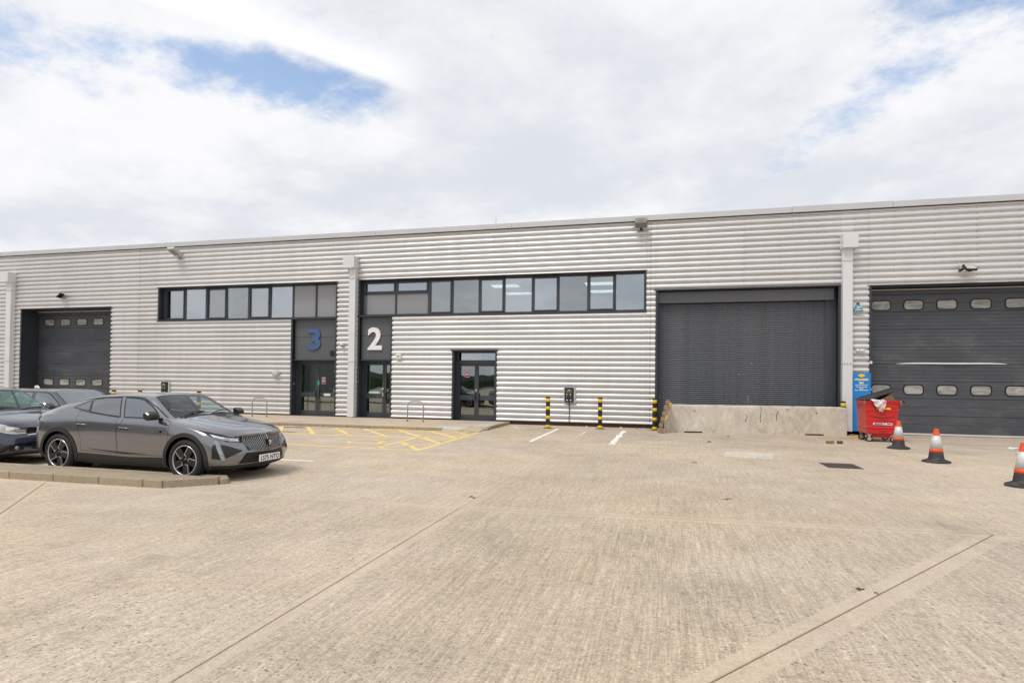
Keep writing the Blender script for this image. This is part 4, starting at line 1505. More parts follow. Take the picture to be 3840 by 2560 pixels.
# chamfer pieces, cracks
mk = M('crack_dark', (0.10, 0.085, 0.07), .95)
rc = random.Random(11)
for x0, z0, L_ in ((3.18, .93, .52), (3.72, .80, .34), (2.70, .70, .30), (4.05, .90, .10)):
    pts = []
    for i in range(9):
        t = i / 8
        pts.append((x0 + rc.uniform(-.03, .03) - .02 * t, .0095 - .0125 * (1 - (z0 - L_ * t)) - .006, z0 - L_ * t))
    c = MB()
    for (xa, ya, za), (xb, yb, zb) in zip(pts[:-1], pts[1:]):
        w = .007 + rc.uniform(0, .006)
        c.add([(xa - w, -.004 + .012 * za, za), (xa + w, -.004 + .012 * za, za), (xb + w, -.004 + .012 * zb, zb), (xb - w, -.004 + .012 * zb, zb)], [(0, 1, 2, 3)])
    c.build('crack', mk, ba)
for x in (.97, 4.98):
    MB().lathe([(0, -.002), (.022, -.002), (.024, .012), (0, .012)], 10, 'y', (x, .001, .76)).build('lifting_eye', mk, ba)

# ------------------------------------------------------------------ pallet leaning on the barrier end
m_wood = M('weathered_wood', (0.30, 0.21, 0.13), .85, 0, .35, 4, stretch=(1, 1, 6))
m_wood2 = M('fresh_wood', (0.62, 0.38, 0.13), .75, 0, .2, 5)
pl = thing('pallet', 'broken wooden pallet leaning on its edge against the barrier end', 'pallet', (-.23, 21.35, 0))
pl.rotation_euler = (0, R(15.5), R(8))
for k in range(6):
    y0 = -.50 + 0.0 * k
    z0 = .02 + k * .205
    MB().box(-.022, .0, -.50, .12, z0, z0 + .125 - .02 * (k % 2)).build('deck_board', m_wood, pl, bevel=.003)
for y in (-.50, -.20, .04):
    MB().box(.0, .022, y, y + .085, 0.0, 1.18).build('stringer_board', m_wood, pl, bevel=.003)
for z, m in ((.98, m_wood2), (.52, m_wood2), (.06, m_wood)):
    for y in (-.50, -.20, .04):
        MB().box(.024, .112, y, y + .085, z, z + .135).build('block', m if y < -.4 else m_wood, pl, bevel=.003)
for z in (1.0,):
    MB().box(.112, .132, -.50, .12, z + .0, z + .10).build('bottom_board', m_wood, pl)

# ------------------------------------------------------------------ blue goods-in board
sg = thing('goods_in_sign', 'tall blue GOODS IN board standing between the downpipe and the right door', 'sign', (6.565, FY - .26, 0))
m_sblue = M('sign_blue', (0.006, 0.22, 0.62), .35, 0, .06, 1)
m_syel = M('sign_yellow', (0.90, 0.70, 0.02), .4)
m_scream = M('sign_cream', (0.86, 0.70, 0.32), .4)
m_sgrey = M('sign_pale', (0.72, 0.74, 0.78), .4)
MB().box(-.275, .275, 0, .03, .14, 2.14).build('board', m_sblue, sg, bevel=.004)
MB().prism([(-.135, 2.045), (0, 1.975), (.135, 2.045), (0, 2.115)], lambda p: (p[0] - .02, -.006, p[1] - .005), lambda p: (p[0] - .02, 0, p[1] - .005)).build('logo_shadow', m_black, sg)
MB().prism([(-.13, 2.05), (0, 1.985), (.13, 2.05), (0, 2.115)], lambda p: (p[0] - .02, -.012, p[1]), lambda p: (p[0] - .02, -.002, p[1])).build('logo', m_syel, sg)
text('lettering', 'Fox', .07, M('logo_orange', (0.72, 0.28, 0.02), .4), sg, (-.02, -.014, 2.05), fit=(.12, .035), extrude=.001, shear=.3)
text('lettering', 'GOODS', .1, m_scream, sg, (-.02, -.004, 1.915), fit=(.42, .075), extrude=.003, offset=.008)
text('lettering', 'IN', .1, m_scream, sg, (-.02, -.004, 1.80), fit=(.125, .075), extrude=.003, offset=.008)
MB().box(-.21, .15, -.004, 0, 1.722, 1.738).prism([(.15, 1.708), (.185, 1.73), (.15, 1.752)], lambda p: (p[0], -.004, p[1]), lambda p: (p[0], 0, p[1])).build('arrow', m_sgrey, sg)
text('lettering', 'Please Ring', .06, m_sgrey, sg, (-.02, -.004, 1.665), fit=(.345, .046), extrude=.002, offset=.003)
text('lettering', 'Bell', .06, m_sgrey, sg, (-.02, -.004, 1.61), fit=(.11, .042), extrude=.002, offset=.003)
text('lettering', 'For Attention', .06, m_sgrey, sg, (-.02, -.004, 1.555), fit=(.41, .040), extrude=.002, offset=.003)
MB().box(.276, .288, .0, .03, 1.55, 1.62).build('bell_push', m_white, sg)


# ------------------------------------------------------------------ wheelie bin
m_red = M('bin_red', (0.56, 0.014, 0.015), .34, 0, .14, 2.5, spec=.5, dust=((0.30, 0.07, 0.05), (3, 3, 2), 0.5))
bn = thing('wheeled_bin', 'large red four wheeled waste bin overflowing with boxes', 'waste bin', (6.36, 20.20, 0), R(-2))
BW, BD = .90, .98


def bw(z):
    return BW / 2 - .045 * (1.24 - z) / 1.0


def bin_ring(z, out=0.0):
    w = bw(z) + out
    return [(-w, -out + .02 * (1.24 - z), z), (w, -out + .02 * (1.24 - z), z), (w, BD + out, z), (-w, BD + out, z)]


def bring(zs):
    mb = MB()
    rings = [bin_ring(z, o) for z, o in zs]
    vs = [v for r in rings for v in r]
    fs = []
    for i in range(len(rings) - 1):
        for k in range(4):
            fs.append((i * 4 + k, i * 4 + (k + 1) % 4, (i + 1) * 4 + (k + 1) % 4, (i + 1) * 4 + k))
    return mb.add(vs, fs)


bb = bring([(.24, -.02), (.26, 0), (.40, 0), (.405, .012), (.47, .012), (.475, 0), (.58, 0), (.66, .006), (.68, .006), (.70, 0), (.72, 0), (.925, 0), (.93, .012), (1.0, .012), (1.005, 0), (1.15, 0), (1.16, .012), (1.20, .018), (1.245, .030), (1.262, .030), (1.262, -.02), (1.0, -.03)])
bb.add(bin_ring(.24, -.02), [(0, 1, 2, 3)])
bb.build('body', m_red, bn, bevel=.008)
MB().prism([(-.26, .245), (.30, .245), (.24, .13), (-.20, .13)], lambda p: (p[0], .12, p[1]), lambda p: (p[0], .86, p[1])).build('sump', m_red, bn, bevel=.012)
MB().prism([(-.33, .90), (.33, .90), (.18, .855), (-.18, .855)], lambda p: (p[0], -.018, p[1] - .09), lambda p: (p[0], .02, p[1] - .09)).build('front_rib', m_red, bn, bevel=.004)
MB().tube([(-.12, .005, .775), (-.10, -.045, .772), (.12, -.045, .772), (.15, .005, .775)], .014, 8).build('handle', m_red, bn, smooth=True)
MB().tube([(.24, .01, 1.075), (.25, -.03, 1.07), (.40, -.03, 1.07), (.41, .01, 1.075)], .010, 8).build('handle', m_red, bn, smooth=True)
MB().box(-.05, .12, -.008, .02, .335, .365).build('drain_boss', m_red, bn)
MB().box(-.13, .23, -.006, .02, .955, 1.045).build('yellow_label', M('label_yellow', (0.85, 0.62, 0.0), .4), bn)
MB().box(-.10, .20, -.0075, -.005, .962, .972).build('label_print', m_black, bn)
MB().box(-.235, .275, -.006, .03, .525, .585).build('white_label', m_white, bn)
MB().box(-.20, .02, -.0085, -.005, .535, .575).build('label_print', M('label_navy', (0.03, 0.03, 0.12), .4), bn)
text('label_print', 'CONTAINER', .04, m_white, bn, (-.08, -.0095, .556), fit=(.18, .022), extrude=.0005)
MB().box(.045, .075, -.0085, -.005, .545, .575).box(.13, .25, -.0085, -.005, .545, .572).build('label_print', M('label_maroon', (0.25, 0.02, 0.06), .4), bn)
for sx, sy, front in ((-.32, .08, 1), (.33, .08, 1), (-.33, .88, 0), (.33, .88, 0)):
    c = MB()
    c.lathe([(0, -.022), (.055, -.022), (.06, -.018), (.06, .018), (.055, .022), (0, .022)], 20, 'y', (sx, sy, .095))
    w = c.build('wheel', M('wheel_hub', (0.50, 0.50, 0.48), .4, .4), bn, smooth=False)
    MB().lathe([(.06, -.024), (.088, -.026), (.095, -.018), (.095, .018), (.088, .026), (.06, .024)], 24, 'y', (sx, sy, .095), close=True).build('tyre', m_rubber, w, smooth=True)
    MB().box(sx - .05, sx + .05, sy - .045, sy + .045, .215, .235).box(sx - .035, sx + .02, sy - .038, sy - .030, .09, .225).box(sx - .035, sx + .02, sy + .030, sy + .038, .09, .225).build('castor_fork', m_steel, w)
# lid hinged along the left rim, propped open
lid = MB()
q = Matrix.Translation((-BW / 2 - .05, 0, 1.275)) @ Matrix.Rotation(R(-19), 4, 'Y')
lid.box(0, 1.10, -.05, BD + .04, 0, .025, mat=q)
for i in range(7):
    lid.box(.06, 1.04, .02 + i * .14, .05 + i * .14, .025, .035, mat=q)
lid.box(0, 1.10, -.055, -.035, -.03, .02, mat=q).box(1.08, 1.10, -.05, BD, -.03, .02, mat=q)
lid.build('lid', M('lid_black', (0.030, 0.031, 0.033), .42), bn, bevel=.006)
for sx in (-BW / 2 - .03, BW / 2 + .04):
    MB().tube([(sx, -.02, 1.26), (sx + .02, -.03, 1.21), (sx + .03, -.02, 1.15)], .012, 6).build('lid_catch', m_steel, bn, smooth=True)
MB().box(BW / 2 + .02, BW / 2 + .09, .0, .3, 1.10, 1.15).build('lifting_lug', m_red, bn, bevel=.006)
MB().tube([(BW / 2 + .0, .1, 1.25), (BW / 2 + .10, .1, 1.24), (BW / 2 + .20, .1, 1.21)], [.03, .025, .02], 8).build('lid_handle', m_black, bn)
# contents
bx = thing('cardboard_box', 'open brown cardboard box wedged under the bin lid', 'box', (6.56, 20.30, 0.985), R(4))
q = Matrix.Rotation(R(-33), 4, 'Y')
m_card = M('cardboard', (0.42, 0.27, 0.135), .8, 0, .12, 3)
t = .012
MB().box(-.20, .32, .0, t, 0.0, .36, mat=q).box(-.20, .32, .5, .5 + t, 0.0, .36, mat=q).box(-.20, -.20 + t, t, .5, 0, .36, mat=q).box(-.20, .32, t, .5, .0, t, mat=q).box(.09, .09 + t, t, .5, t, .36, mat=q).box(.32 - t, .32, t, .5, t, .36, mat=q).build('carton', m_card, bx)
MB().box(.308, .323, .0, .51, .361, .368, mat=q).build('torn_edge', M('card_pale', (0.62, 0.52, 0.38), .8), bx)


def rag(name, label, loc, w, h, seed, m, cat='bag'):
    rr = random.Random(seed)
    nx, nz_ = 9, 12
    vs, fs = [], []
    for j in range(nz_ + 1):
        for i in range(nx + 1):
            u, v = i / nx, j / nz_
            ww = w * (1 - .45 * v + .12 * math.sin(6 * v + seed))
            x = (u - .5) * ww + .10 * v * math.sin(seed)
            fold = .03 * math.sin(u * 9 + seed + v * 3) + .02 * math.sin(v * 11 + u * 4)
            if v < .25:
                y = .10 * (1 - v / .25)
                z = .03 * math.sin(u * 5)
            else:
                y = 0
                z = -(v - .25) * h
            vs.append((x + rr.uniform(-.01, .01), y - .035 + fold - (.02 if v > .25 else 0), z + rr.uniform(-.012, .012) + .03 * math.sin(u * 7 + seed) * v))
    for j in range(nz_):
        for i in range(nx):
            a = j * (nx + 1) + i
            fs.append((a, a + 1, a + nx + 2, a + nx + 1))
    t = thing(name, label, cat, loc)
    MB().add(vs, fs).build('film', m, t, smooth=True)
    return t


def film_mat(name, c, pink=(0.8, 0.3, 0.35)):
    m = M(name, c, .35, 0, .12, 9, spec=.6, hue=(1, .85, .87))
    return m


rag('plastic_bag', 'crumpled white plastic bag hanging over the bin rim', (6.165, 20.155, 1.275), .34, .27, 2, film_mat('film_white', (.72, .70, .70)))
rag('plastic_bag', 'pinkish clear film hanging down over the yellow bin label', (6.40, 20.150, 1.27), .20, .42, 5, film_mat('film_pink', (.74, .55, .56)))
# timber block and offcut by the bin
t = thing('timber_offcut', 'short plank lying between the barrier end and the red bin', 'wood', (6.02, 21.35, 0), R(-50))
MB().box(-.22, .36, -.06, .06, 0, .09).build('plank', m_wood2, t, bevel=.004)
MB().box(-.215, -.1, -.065, .065, .10, .12).build('batten', m_wood, t)
for x, y, s, rz, lab in ((4.68, 19.15, .10, .1, 'yellowish broken brick on the ground before the bin'), (4.96, 19.22, .062, .5, 'small dark broken brick on the ground before the bin')):
    t = thing('broken_brick', lab, 'brick', (x, y, 0), rz)
    MB().prism([(-s, -.05), (s, -.055), (s * .9, .05), (-s * .95, .06)], lambda p: (p[0], p[1], 0), lambda p: (p[0] * .94, p[1], .085 + .05 * p[0])).build('lump', M('brick_buff', (0.24, 0.17, 0.06), .9, 0, .3, 14) if s > .09 else M('brick_dark', (0.12, 0.075, 0.035), .9, 0, .3, 14), t, bevel=.006)
    MB().box(-s * .5, s * .3, -.02, .03, .07, .096).build('mortar', M('mortar', (0.5, 0.42, 0.25), .9), t)
t = thing('scrap_paper', 'scrap of white paper lying behind the nearest cone', 'paper', (9.35, 19.4, 0), .4)
MB().add([(-.12, -.07, .004), (.12, -.06, .03), (.13, .08, .012), (-.02, .10, .05), (-.12, .07, .006)], [(0, 1, 3), (1, 2, 3), (0, 3, 4)]).build('sheet', m_white, t)
for i, (x, y, c) in enumerate(((-1.0, 22.55, (0.45, 0.12, 0.10)), (-.75, 22.7, (0.5, 0.42, 0.3)), (-1.6, 22.8, (0.6, 0.56, 0.5)), (-2.9, 22.75, (0.5, 0.45, 0.4)), (1.25, 18.3, (0.12, 0.09, 0.06)), (2.0, 20.4, (0.3, 0.16, 0.12)))):
    lab = ('scrap of red rubbish at the wall foot by the third bollard', 'scrap of tan rubbish at the wall foot by the third bollard', 'pale scrap at the wall foot between the bollards', 'pale scrap at the wall foot near the second bollard', 'dark chip lying on the yard left of the pale patch', 'reddish chip lying in front of the barrier')[i]
    t = thing('litter', lab, 'litter', (x, y, 0), i)
    MB().add([(-.06, -.04, .0), (.07, -.03, .0), (.05, .05, .0), (-.04, .05, 0), (-.02, 0, .05), (.03, .01, .035)], [(0, 1, 5, 4), (1, 2, 5), (2, 3, 4, 5), (3, 0, 4)]).build('scrap', M('litter_%d' % i, c, .8, 0, .2, 20), t)


# ------------------------------------------------------------------ cones
def cone(loc, label, rz):
    c = thing('traffic_cone', label, 'traffic cone', loc, rz, 'traffic cones')
    m_org = M('cone_orange', (0.74, 0.085, 0.022), .45, 0, .10, dust=((0.45, 0.11, 0.05), (7, 7, 9), 0.5))
    m_sleeve = M('cone_sleeve', (0.62, 0.62, 0.62), .38, .15, .14, 14, bump=.3, bscale=40)
    m_cblk = M('cone_black', (0.026, 0.026, 0.027), .62, 0, .25, 12, dust=((0.20, 0.17, 0.13), (6, 6, 9), 0.5))
    H = .755
    r = lambda z: .048 + (.155 - .048) * (H - z) / (H - .10)
    def band(z0, z1, m, name, out=0.0):
        return MB().lathe([(r(z1) - .004, z1), (r(z1) + out, z1 - .001), (r(z0) + out, z0 + .001), (r(z0) - .004, z0)], 32).build(name, m, c, smooth=True)
    MB().lathe([(.030, H - .03), (.030, H), (.040, H), (.046, H - .012), (.046, H - .03), (r(.6) , .60)], 32).build('tip', m_org, c, smooth=False)
    band(.315, .602, m_sleeve, 'reflective_sleeve', .003)
    band(.235, .314, m_org, 'orange_band', .002)
    MB().lathe([(r(.234), .234), (.150, .105), (.165, .075), (.19, .055)], 32).build('skirt', m_cblk, c, smooth=True)
    # eight sided rubber foot
    n = 8
    oc = [(.262 * math.cos(2 * math.pi * (i + .5) / n) / math.cos(math.pi / n), .262 * math.sin(2 * math.pi * (i + .5) / n) / math.cos(math.pi / n)) for i in range(n)]
    MB().prism(oc, lambda p: (p[0], p[1], 0), lambda p: (p[0] * .97, p[1] * .97, .035)).prism(oc, lambda p: (p[0] * .97, p[1] * .97, .035), lambda p: (p[0] * .64, p[1] * .64, .075)).build('foot', m_cblk, c, bevel=.006)
    return c


c0 = cone((6.18, 18.35, 0), 'traffic cone standing in front of the red bin', .2)
for loc, lab, rz in (((5.91, 15.32, 0), 'traffic cone in the middle of the row of three', .9), ((5.97, 12.08, 0), 'traffic cone nearest the camera cut by the right edge', .4)):
    c = copy_tree(c0)
    c.location = loc
    c.rotation_euler = (0, 0, rz)
    c['label'] = lab

# ------------------------------------------------------------------ cars
def pchip(xs, ys):
    n = len(xs)
    h = [xs[i + 1] - xs[i] for i in range(n - 1)]
    d = [(ys[i + 1] - ys[i]) / h[i] for i in range(n - 1)]
    m = [0.0] * n
    m[0], m[-1] = d[0], d[-1]
    for i in range(1, n - 1):
        if d[i - 1] * d[i] <= 0:
            m[i] = 0.0
        else:
            w1, w2 = 2 * h[i] + h[i - 1], h[i] + 2 * h[i - 1]
            m[i] = (w1 + w2) / (w1 / d[i - 1] + w2 / d[i])

    def f(x):
        i = 0
        while i < n - 2 and x > xs[i + 1]:
            i += 1
        t = (x - xs[i]) / h[i]
        t2, t3 = t * t, t * t * t
        return (2 * t3 - 3 * t2 + 1) * ys[i] + (t3 - 2 * t2 + t) * h[i] * m[i] + (-2 * t3 + 3 * t2) * ys[i + 1] + (t3 - t2) * h[i] * m[i + 1]
    return f


def loft(net, ni=7, nj=6):
    I, J = len(net), len(net[0])
    # station parameter: mean chord
    ts = [0.0]
    for i in range(1, I):
        ts.append(ts[-1] + max(.05, sum((Vector(net[i][j]) - Vector(net[i - 1][j])).length for j in range(J)) / J))
    rows = []
    fj = [[pchip(ts, [net[i][j][k] for i in range(I)]) for k in range(3)] for j in range(J)]
    for i in range(I - 1):
        for s in range(ni):
            t = ts[i] + (ts[i + 1] - ts[i]) * s / ni
            rows.append([tuple(fj[j][k](t) for k in range(3)) for j in range(J)])
    rows.append([tuple(p) for p in net[-1]])
    grid = []
    js = list(range(J))
    for r in rows:
        f = [pchip(js, [p[k] for p in r]) for k in range(3)]
        line = []
        for j in range(J - 1):
            for s in range(nj):
                line.append(tuple(f[k](j + s / nj) for k in range(3)))
        line.append(r[-1])
        grid.append(line)
    bm = bmesh.new()
    for sg in (1, -1):
        vv = [[bm.verts.new((p[0], sg * max(p[1], 0.0), p[2])) for p in row] for row in grid]
        for i in range(len(grid) - 1):
            for j in range(len(grid[0]) - 1):
                q = (vv[i][j], vv[i + 1][j], vv[i + 1][j + 1], vv[i][j + 1])
                bm.faces.new(q if sg > 0 else q[::-1])
    bmesh.ops.remove_doubles(bm, verts=bm.verts, dist=4e-4)
    bmesh.ops.dissolve_degenerate(bm, edges=bm.edges, dist=1e-5)
    bmesh.ops.recalc_face_normals(bm, faces=bm.faces)
    bm.normal_update()
    return bm


def inside(p, poly):
    c = False
    n = len(poly)
    for i in range(n):
        (x1, y1), (x2, y2) = poly[i - 1], poly[i]
        if (y1 > p[1]) != (y2 > p[1]) and p[0] < (x2 - x1) * (p[1] - y1) / (y2 - y1) + x1:
            c = not c
    return c


AX = {'y': (0, 2), 'z': (0, 1), 'x': (1, 2)}


def cut(bm, poly, axis, flt):
    """cut the skin along a polygon seen along one axis, return the faces inside"""
    a, b = AX[axis]
    x0, x1 = min(p[0] for p in poly) - .02, max(p[0] for p in poly) + .02
    y0, y1 = min(p[1] for p in poly) - .02, max(p[1] for p in poly) + .02

    def near():
        out = []
        for f in bm.faces:
            c = f.calc_center_median()
            if not flt(c, f.normal):
                continue
            us = [v.co[a] for v in f.verts]
            vs = [v.co[b] for v in f.verts]
            if max(us) > x0 and min(us) < x1 and max(vs) > y0 and min(vs) < y1:
                out.append(f)
        return out
    for i in range(len(poly)):
        p, q = poly[i - 1], poly[i]
        d = (q[0] - p[0], q[1] - p[1])
        if math.hypot(*d) < 1e-6:
            continue
        no, co = Vector((0, 0, 0)), Vector((0, 0, 0))
        no[a], no[b] = -d[1], d[0]
        co[a], co[b] = p
        no.normalize()
        # only faces that the segment itself passes
        s0, s1 = min(p[0], q[0]) - .012, max(p[0], q[0]) + .012
        t0, t1 = min(p[1], q[1]) - .012, max(p[1], q[1]) + .012
        fs = []
        for f in near():
            us = [v.co[a] for v in f.verts]
            vs = [v.co[b] for v in f.verts]
            if max(us) > s0 and min(us) < s1 and max(vs) > t0 and min(vs) < t1:
                fs.append(f)
        geom = list({e for f in fs for e in f.edges}) + list({v for f in fs for v in f.verts}) + fs
        bmesh.ops.bisect_plane(bm, geom=geom, dist=1e-5, plane_co=co, plane_no=no)
    bm.normal_update()
    res = []
    for f in bm.faces:
        c = f.calc_center_median()
        if flt(c, f.normal) and inside((c[a], c[b]), poly):
            res.append(f)
    return res


class Skin:
    def __init__(s, bm):
        s.bm = bm
        s.base = bm.copy()
        bmesh.ops.triangulate(s.base, faces=s.base.faces)
        s.base.normal_update()
        s.base.faces.ensure_lookup_table()
        s.bvh = BVHTree.FromBMesh(s.base)

    def normal(s, co):
        loc, no, idx, d = s.bvh.find_nearest(co)
        f = s.base.faces[idx]
        from mathutils.interpolate import poly_3d_calc
        w = poly_3d_calc([v.co for v in f.verts], loc)
        n = Vector((0, 0, 0))
        for v, k in zip(f.verts, w):
            n += v.normal * k
        return loc, n.normalized()

    def take(s, faces, name, mat, parent, off=0.0, keep=False):
        me = bpy.data.meshes.new(name)
        idx = {}
        vs, fs = [], []
        for f in faces:
            r = []
            for v in f.verts:
                if v not in idx:
                    idx[v] = len(vs)
                    vs.append(v.co.copy())
                r.append(idx[v])
            fs.append(r)
        ns = [s.normal(v)[1] for v in vs]
        me.from_pydata([tuple(v + n * off) for v, n in zip(vs, ns)], [], fs)
        for p in me.polygons:
            p.use_smooth = True
        me.normals_split_custom_set_from_vertices([tuple(n) for n in ns])
        me.materials.append(mat)
        if not keep:
            bmesh.ops.delete(s.bm, geom=faces, context='FACES')
        return link(name, me, parent)

    def ribbon(s, top, bot, name, mat, parent, off=.004, nu=14, nv=5, flat=False):
        nu, nv = nu * 2, nv * (2 if nv > 1 else 1)
        """patch ruled between two rows of points and laid on the skin"""
        def at(pts, t):
            k = t * (len(pts) - 1)
            i = min(int(k), len(pts) - 2)
            return Vector(pts[i]).lerp(Vector(pts[i + 1]), k - i)
        vs, ns = [], []
        for j in range(nv + 1):
            for i in range(nu + 1):
                p = at(top, i / nu).lerp(at(bot, i / nu), j / nv)
                if flat:
                    vs.append(tuple(p))
                    ns.append((0, 0, 1))
                else:
                    loc, n = s.normal(p)
                    vs.append(tuple(loc + n * off))
                    ns.append(tuple(n))
        fs = [(j * (nu + 1) + i, j * (nu + 1) + i + 1, (j + 1) * (nu + 1) + i + 1, (j + 1) * (nu + 1) + i) for j in range(nv) for i in range(nu)]
        a, b, c = (Vector(vs[k]) for k in fs[len(fs) // 2][:3])
        if (b - a).cross(c - b).dot(Vector(ns[fs[len(fs) // 2][0]])) < 0:
            fs = [f[::-1] for f in fs]
        me = bpy.data.meshes.new(name)
        me.from_pydata(vs, [], fs)
        me.materials.append(mat)
        for p in me.polygons:
            p.use_smooth = True
        if not flat:
            me.normals_split_custom_set_from_vertices(ns)
        return link(name, me, parent)


def circle(cx, cz, r, n=28, a0=0, a1=360):
    return [(cx + r * math.cos(R(a0 + (a1 - a0) * i / n)), cz + r * math.sin(R(a0 + (a1 - a0) * i / n))) for i in range(n + (0 if a1 - a0 == 360 else 1))]


def grow(poly, d):
    return [tuple(p) for p in inset(ccw([tuple(q) for q in poly]), -d)]


m_tyre = M('tyre_rubber', (0.016, 0.0155, 0.015), .8, 0, .2, 10, bump=.15)
m_rimb = M('rim_black', (0.010, 0.010, 0.011), .25, .1)
m_rims = M('rim_silver', (0.52, 0.52, 0.53), .28, .8, .04)
m_clada = M('car_plastic', (0.016, 0.0155, 0.0155), .5, 0, .15, 20)
m_gloss = M('gloss_black', (0.011, 0.011, 0.012), .20, 0, .05, spec=.5)
m_cabin = M('cabin_trim', (0.014, 0.014, 0.016), .85, spec=.2)
m_seat = M('seat_cloth', (0.035, 0.035, 0.040), .9)
m_chrome = M('chrome', (0.75, 0.75, 0.76), .12, 1.0, .03)
m_lampg = M('lamp_glass', (0.34, 0.36, 0.39), .06, .5, .5, 9, spec=.9)
m_lampw = M('lamp_bright', (0.80, 0.82, 0.85), .15, .6, .1, 9)
m_plt = M('plate_white', (0.80, 0.80, 0.78), .4)
m_plk = M('plate_black', (0.012, 0.012, 0.012), .4)
m_cglass = glass('car_glass', (0.78, 0.86, 0.85), .04, 0, (.95, .97, 1.0))
m_cglassd = glass('car_glass_dark', (0.10, 0.11, 0.12), .26, 0, (.9, .92, .97))
m_cside = glass('car_side_glass', (0.74, 0.84, 0.84), .26, 0, (.86, .95, 1.0))
m_cglassg = glass('car_glass_green', (0.55, 0.78, 0.68), .04, 0, (.92, .97, .98))


def car_paint(name, c, metal=.55, rough=.28):
    m = bpy.data.materials.new(name)
    m.use_nodes = True
    t = m.node_tree
    p = t.nodes['Principled BSDF']
    tc = N(t, 'ShaderNodeTexCoord')
    n = N(t, 'ShaderNodeTexNoise')
    n.inputs['Scale'].default_value = 300
    n.inputs['Detail'].default_value = 1
    t.links.new(tc.outputs['Object'], n.inputs['Vector'])
    mx = N(t, 'ShaderNodeMix', data_type='RGBA')
    t.links.new(n.outputs['Fac'], mx.inputs['Factor'])
    mx.inputs['A'].default_value = (*[v * .85 for v in c], 1)
    mx.inputs['B'].default_value = (*[v * 1.15 for v in c], 1)
    t.links.new(mx.outputs['Result'], p.inputs['Base Color'])
    p.inputs['Metallic'].default_value = metal
    p.inputs['Roughness'].default_value = rough
    p.inputs['Coat Weight'].default_value = 1.0
    p.inputs['Coat Roughness'].default_value = .02
    p.inputs['Coat IOR'].default_value = 1.75
    return m


def build_wheel(parent, loc, side, Rt=.338, rim=.248, style=0):
    """side -1: outer face looks to -y"""
    w = MB().lathe([(.05, -.06), (.09, -.07), (.10, -.035), (rim - .025, -.01), (rim - .02, -.03), (rim - .02, .10), (.05, .10)], 40, 'y').build('wheel', m_rimb, parent, smooth=False)
    tw = .105
    MB().lathe([(rim - .006, -tw + .018), (rim + .02, -tw), (Rt - .045, -tw - .004), (Rt - .012, -tw + .018), (Rt, -tw + .045), (Rt + .001, -.01), (Rt - .004, 0), (Rt + .001, .01), (Rt, tw - .045), (Rt - .012, tw - .018), (Rt - .045, tw), (rim, tw - .01), (rim - .02, .06)], 56, 'y').build('tyre', m_tyre, w, smooth=True)
    MB().lathe([(rim - .022, -tw + .022), (rim - .020, -tw + .010), (rim - .004, -tw + .008), (rim - .002, -tw + .03), (rim - .02, -.02)], 56, 'y').build('rim', m_rims, w, smooth=True)
    for k in range(5):
        a = 2 * math.pi * k / 5 + R(80)
        rot = Matrix.Rotation(a, 4, 'Y')
        if style == 0:
            pd = [(.05, -.045), (.235, -.085), (.238, .035), (.12, .050), (.06, .045)]
            MB().prism(pd, lambda p: rot @ Vector((p[0], -.075 - .012 * p[0] / .24, p[1])), lambda p: rot @ Vector((p[0], -.045, p[1]))).build('spoke', m_rimb, w, bevel=.004)
            br = [(.075, .042), (.236, .032), (.238, .043), (.07, .053)]
            MB().prism(br, lambda p: rot @ Vector((p[0], -.088, p[1])), lambda p: rot @ Vector((p[0], -.06, p[1]))).build('spoke_edge', m_rims, w)
            br = [(.078, .046), (.092, .046), (.070, .0), (.062, .004)]
            MB().prism(br, lambda p: rot @ Vector((p[0], -.087, p[1])), lambda p: rot @ Vector((p[0], -.06, p[1]))).build('spoke_edge', m_rims, w)
        else:
            pd = [(.05, -.025), (.238, -.04), (.238, .04), (.05, .025)]
            MB().prism(pd, lambda p: rot @ Vector((p[0], -.075, p[1])), lambda p: rot @ Vector((p[0], -.045, p[1]))).build('spoke', m_rims, w, bevel=.004)
    MB().lathe([(0, -.092), (.030, -.090), (.034, -.075), (.05, -.07)], 20, 'y').build('hub_cap', m_rimb, w, smooth=True)
    MB().lathe([(.06, .02), (.17, .02), (.17, .04), (.06, .04)], 28, 'y', close=True).build('brake_disc', m_steel, w)
    w.location = loc
    if side > 0:
        w.rotation_euler = (0, 0, math.pi)
    return w


def both(faces):
    return [(sg, [f for f in faces if f.calc_center_median().y * sg > 0]) for sg in (-1, 1)]


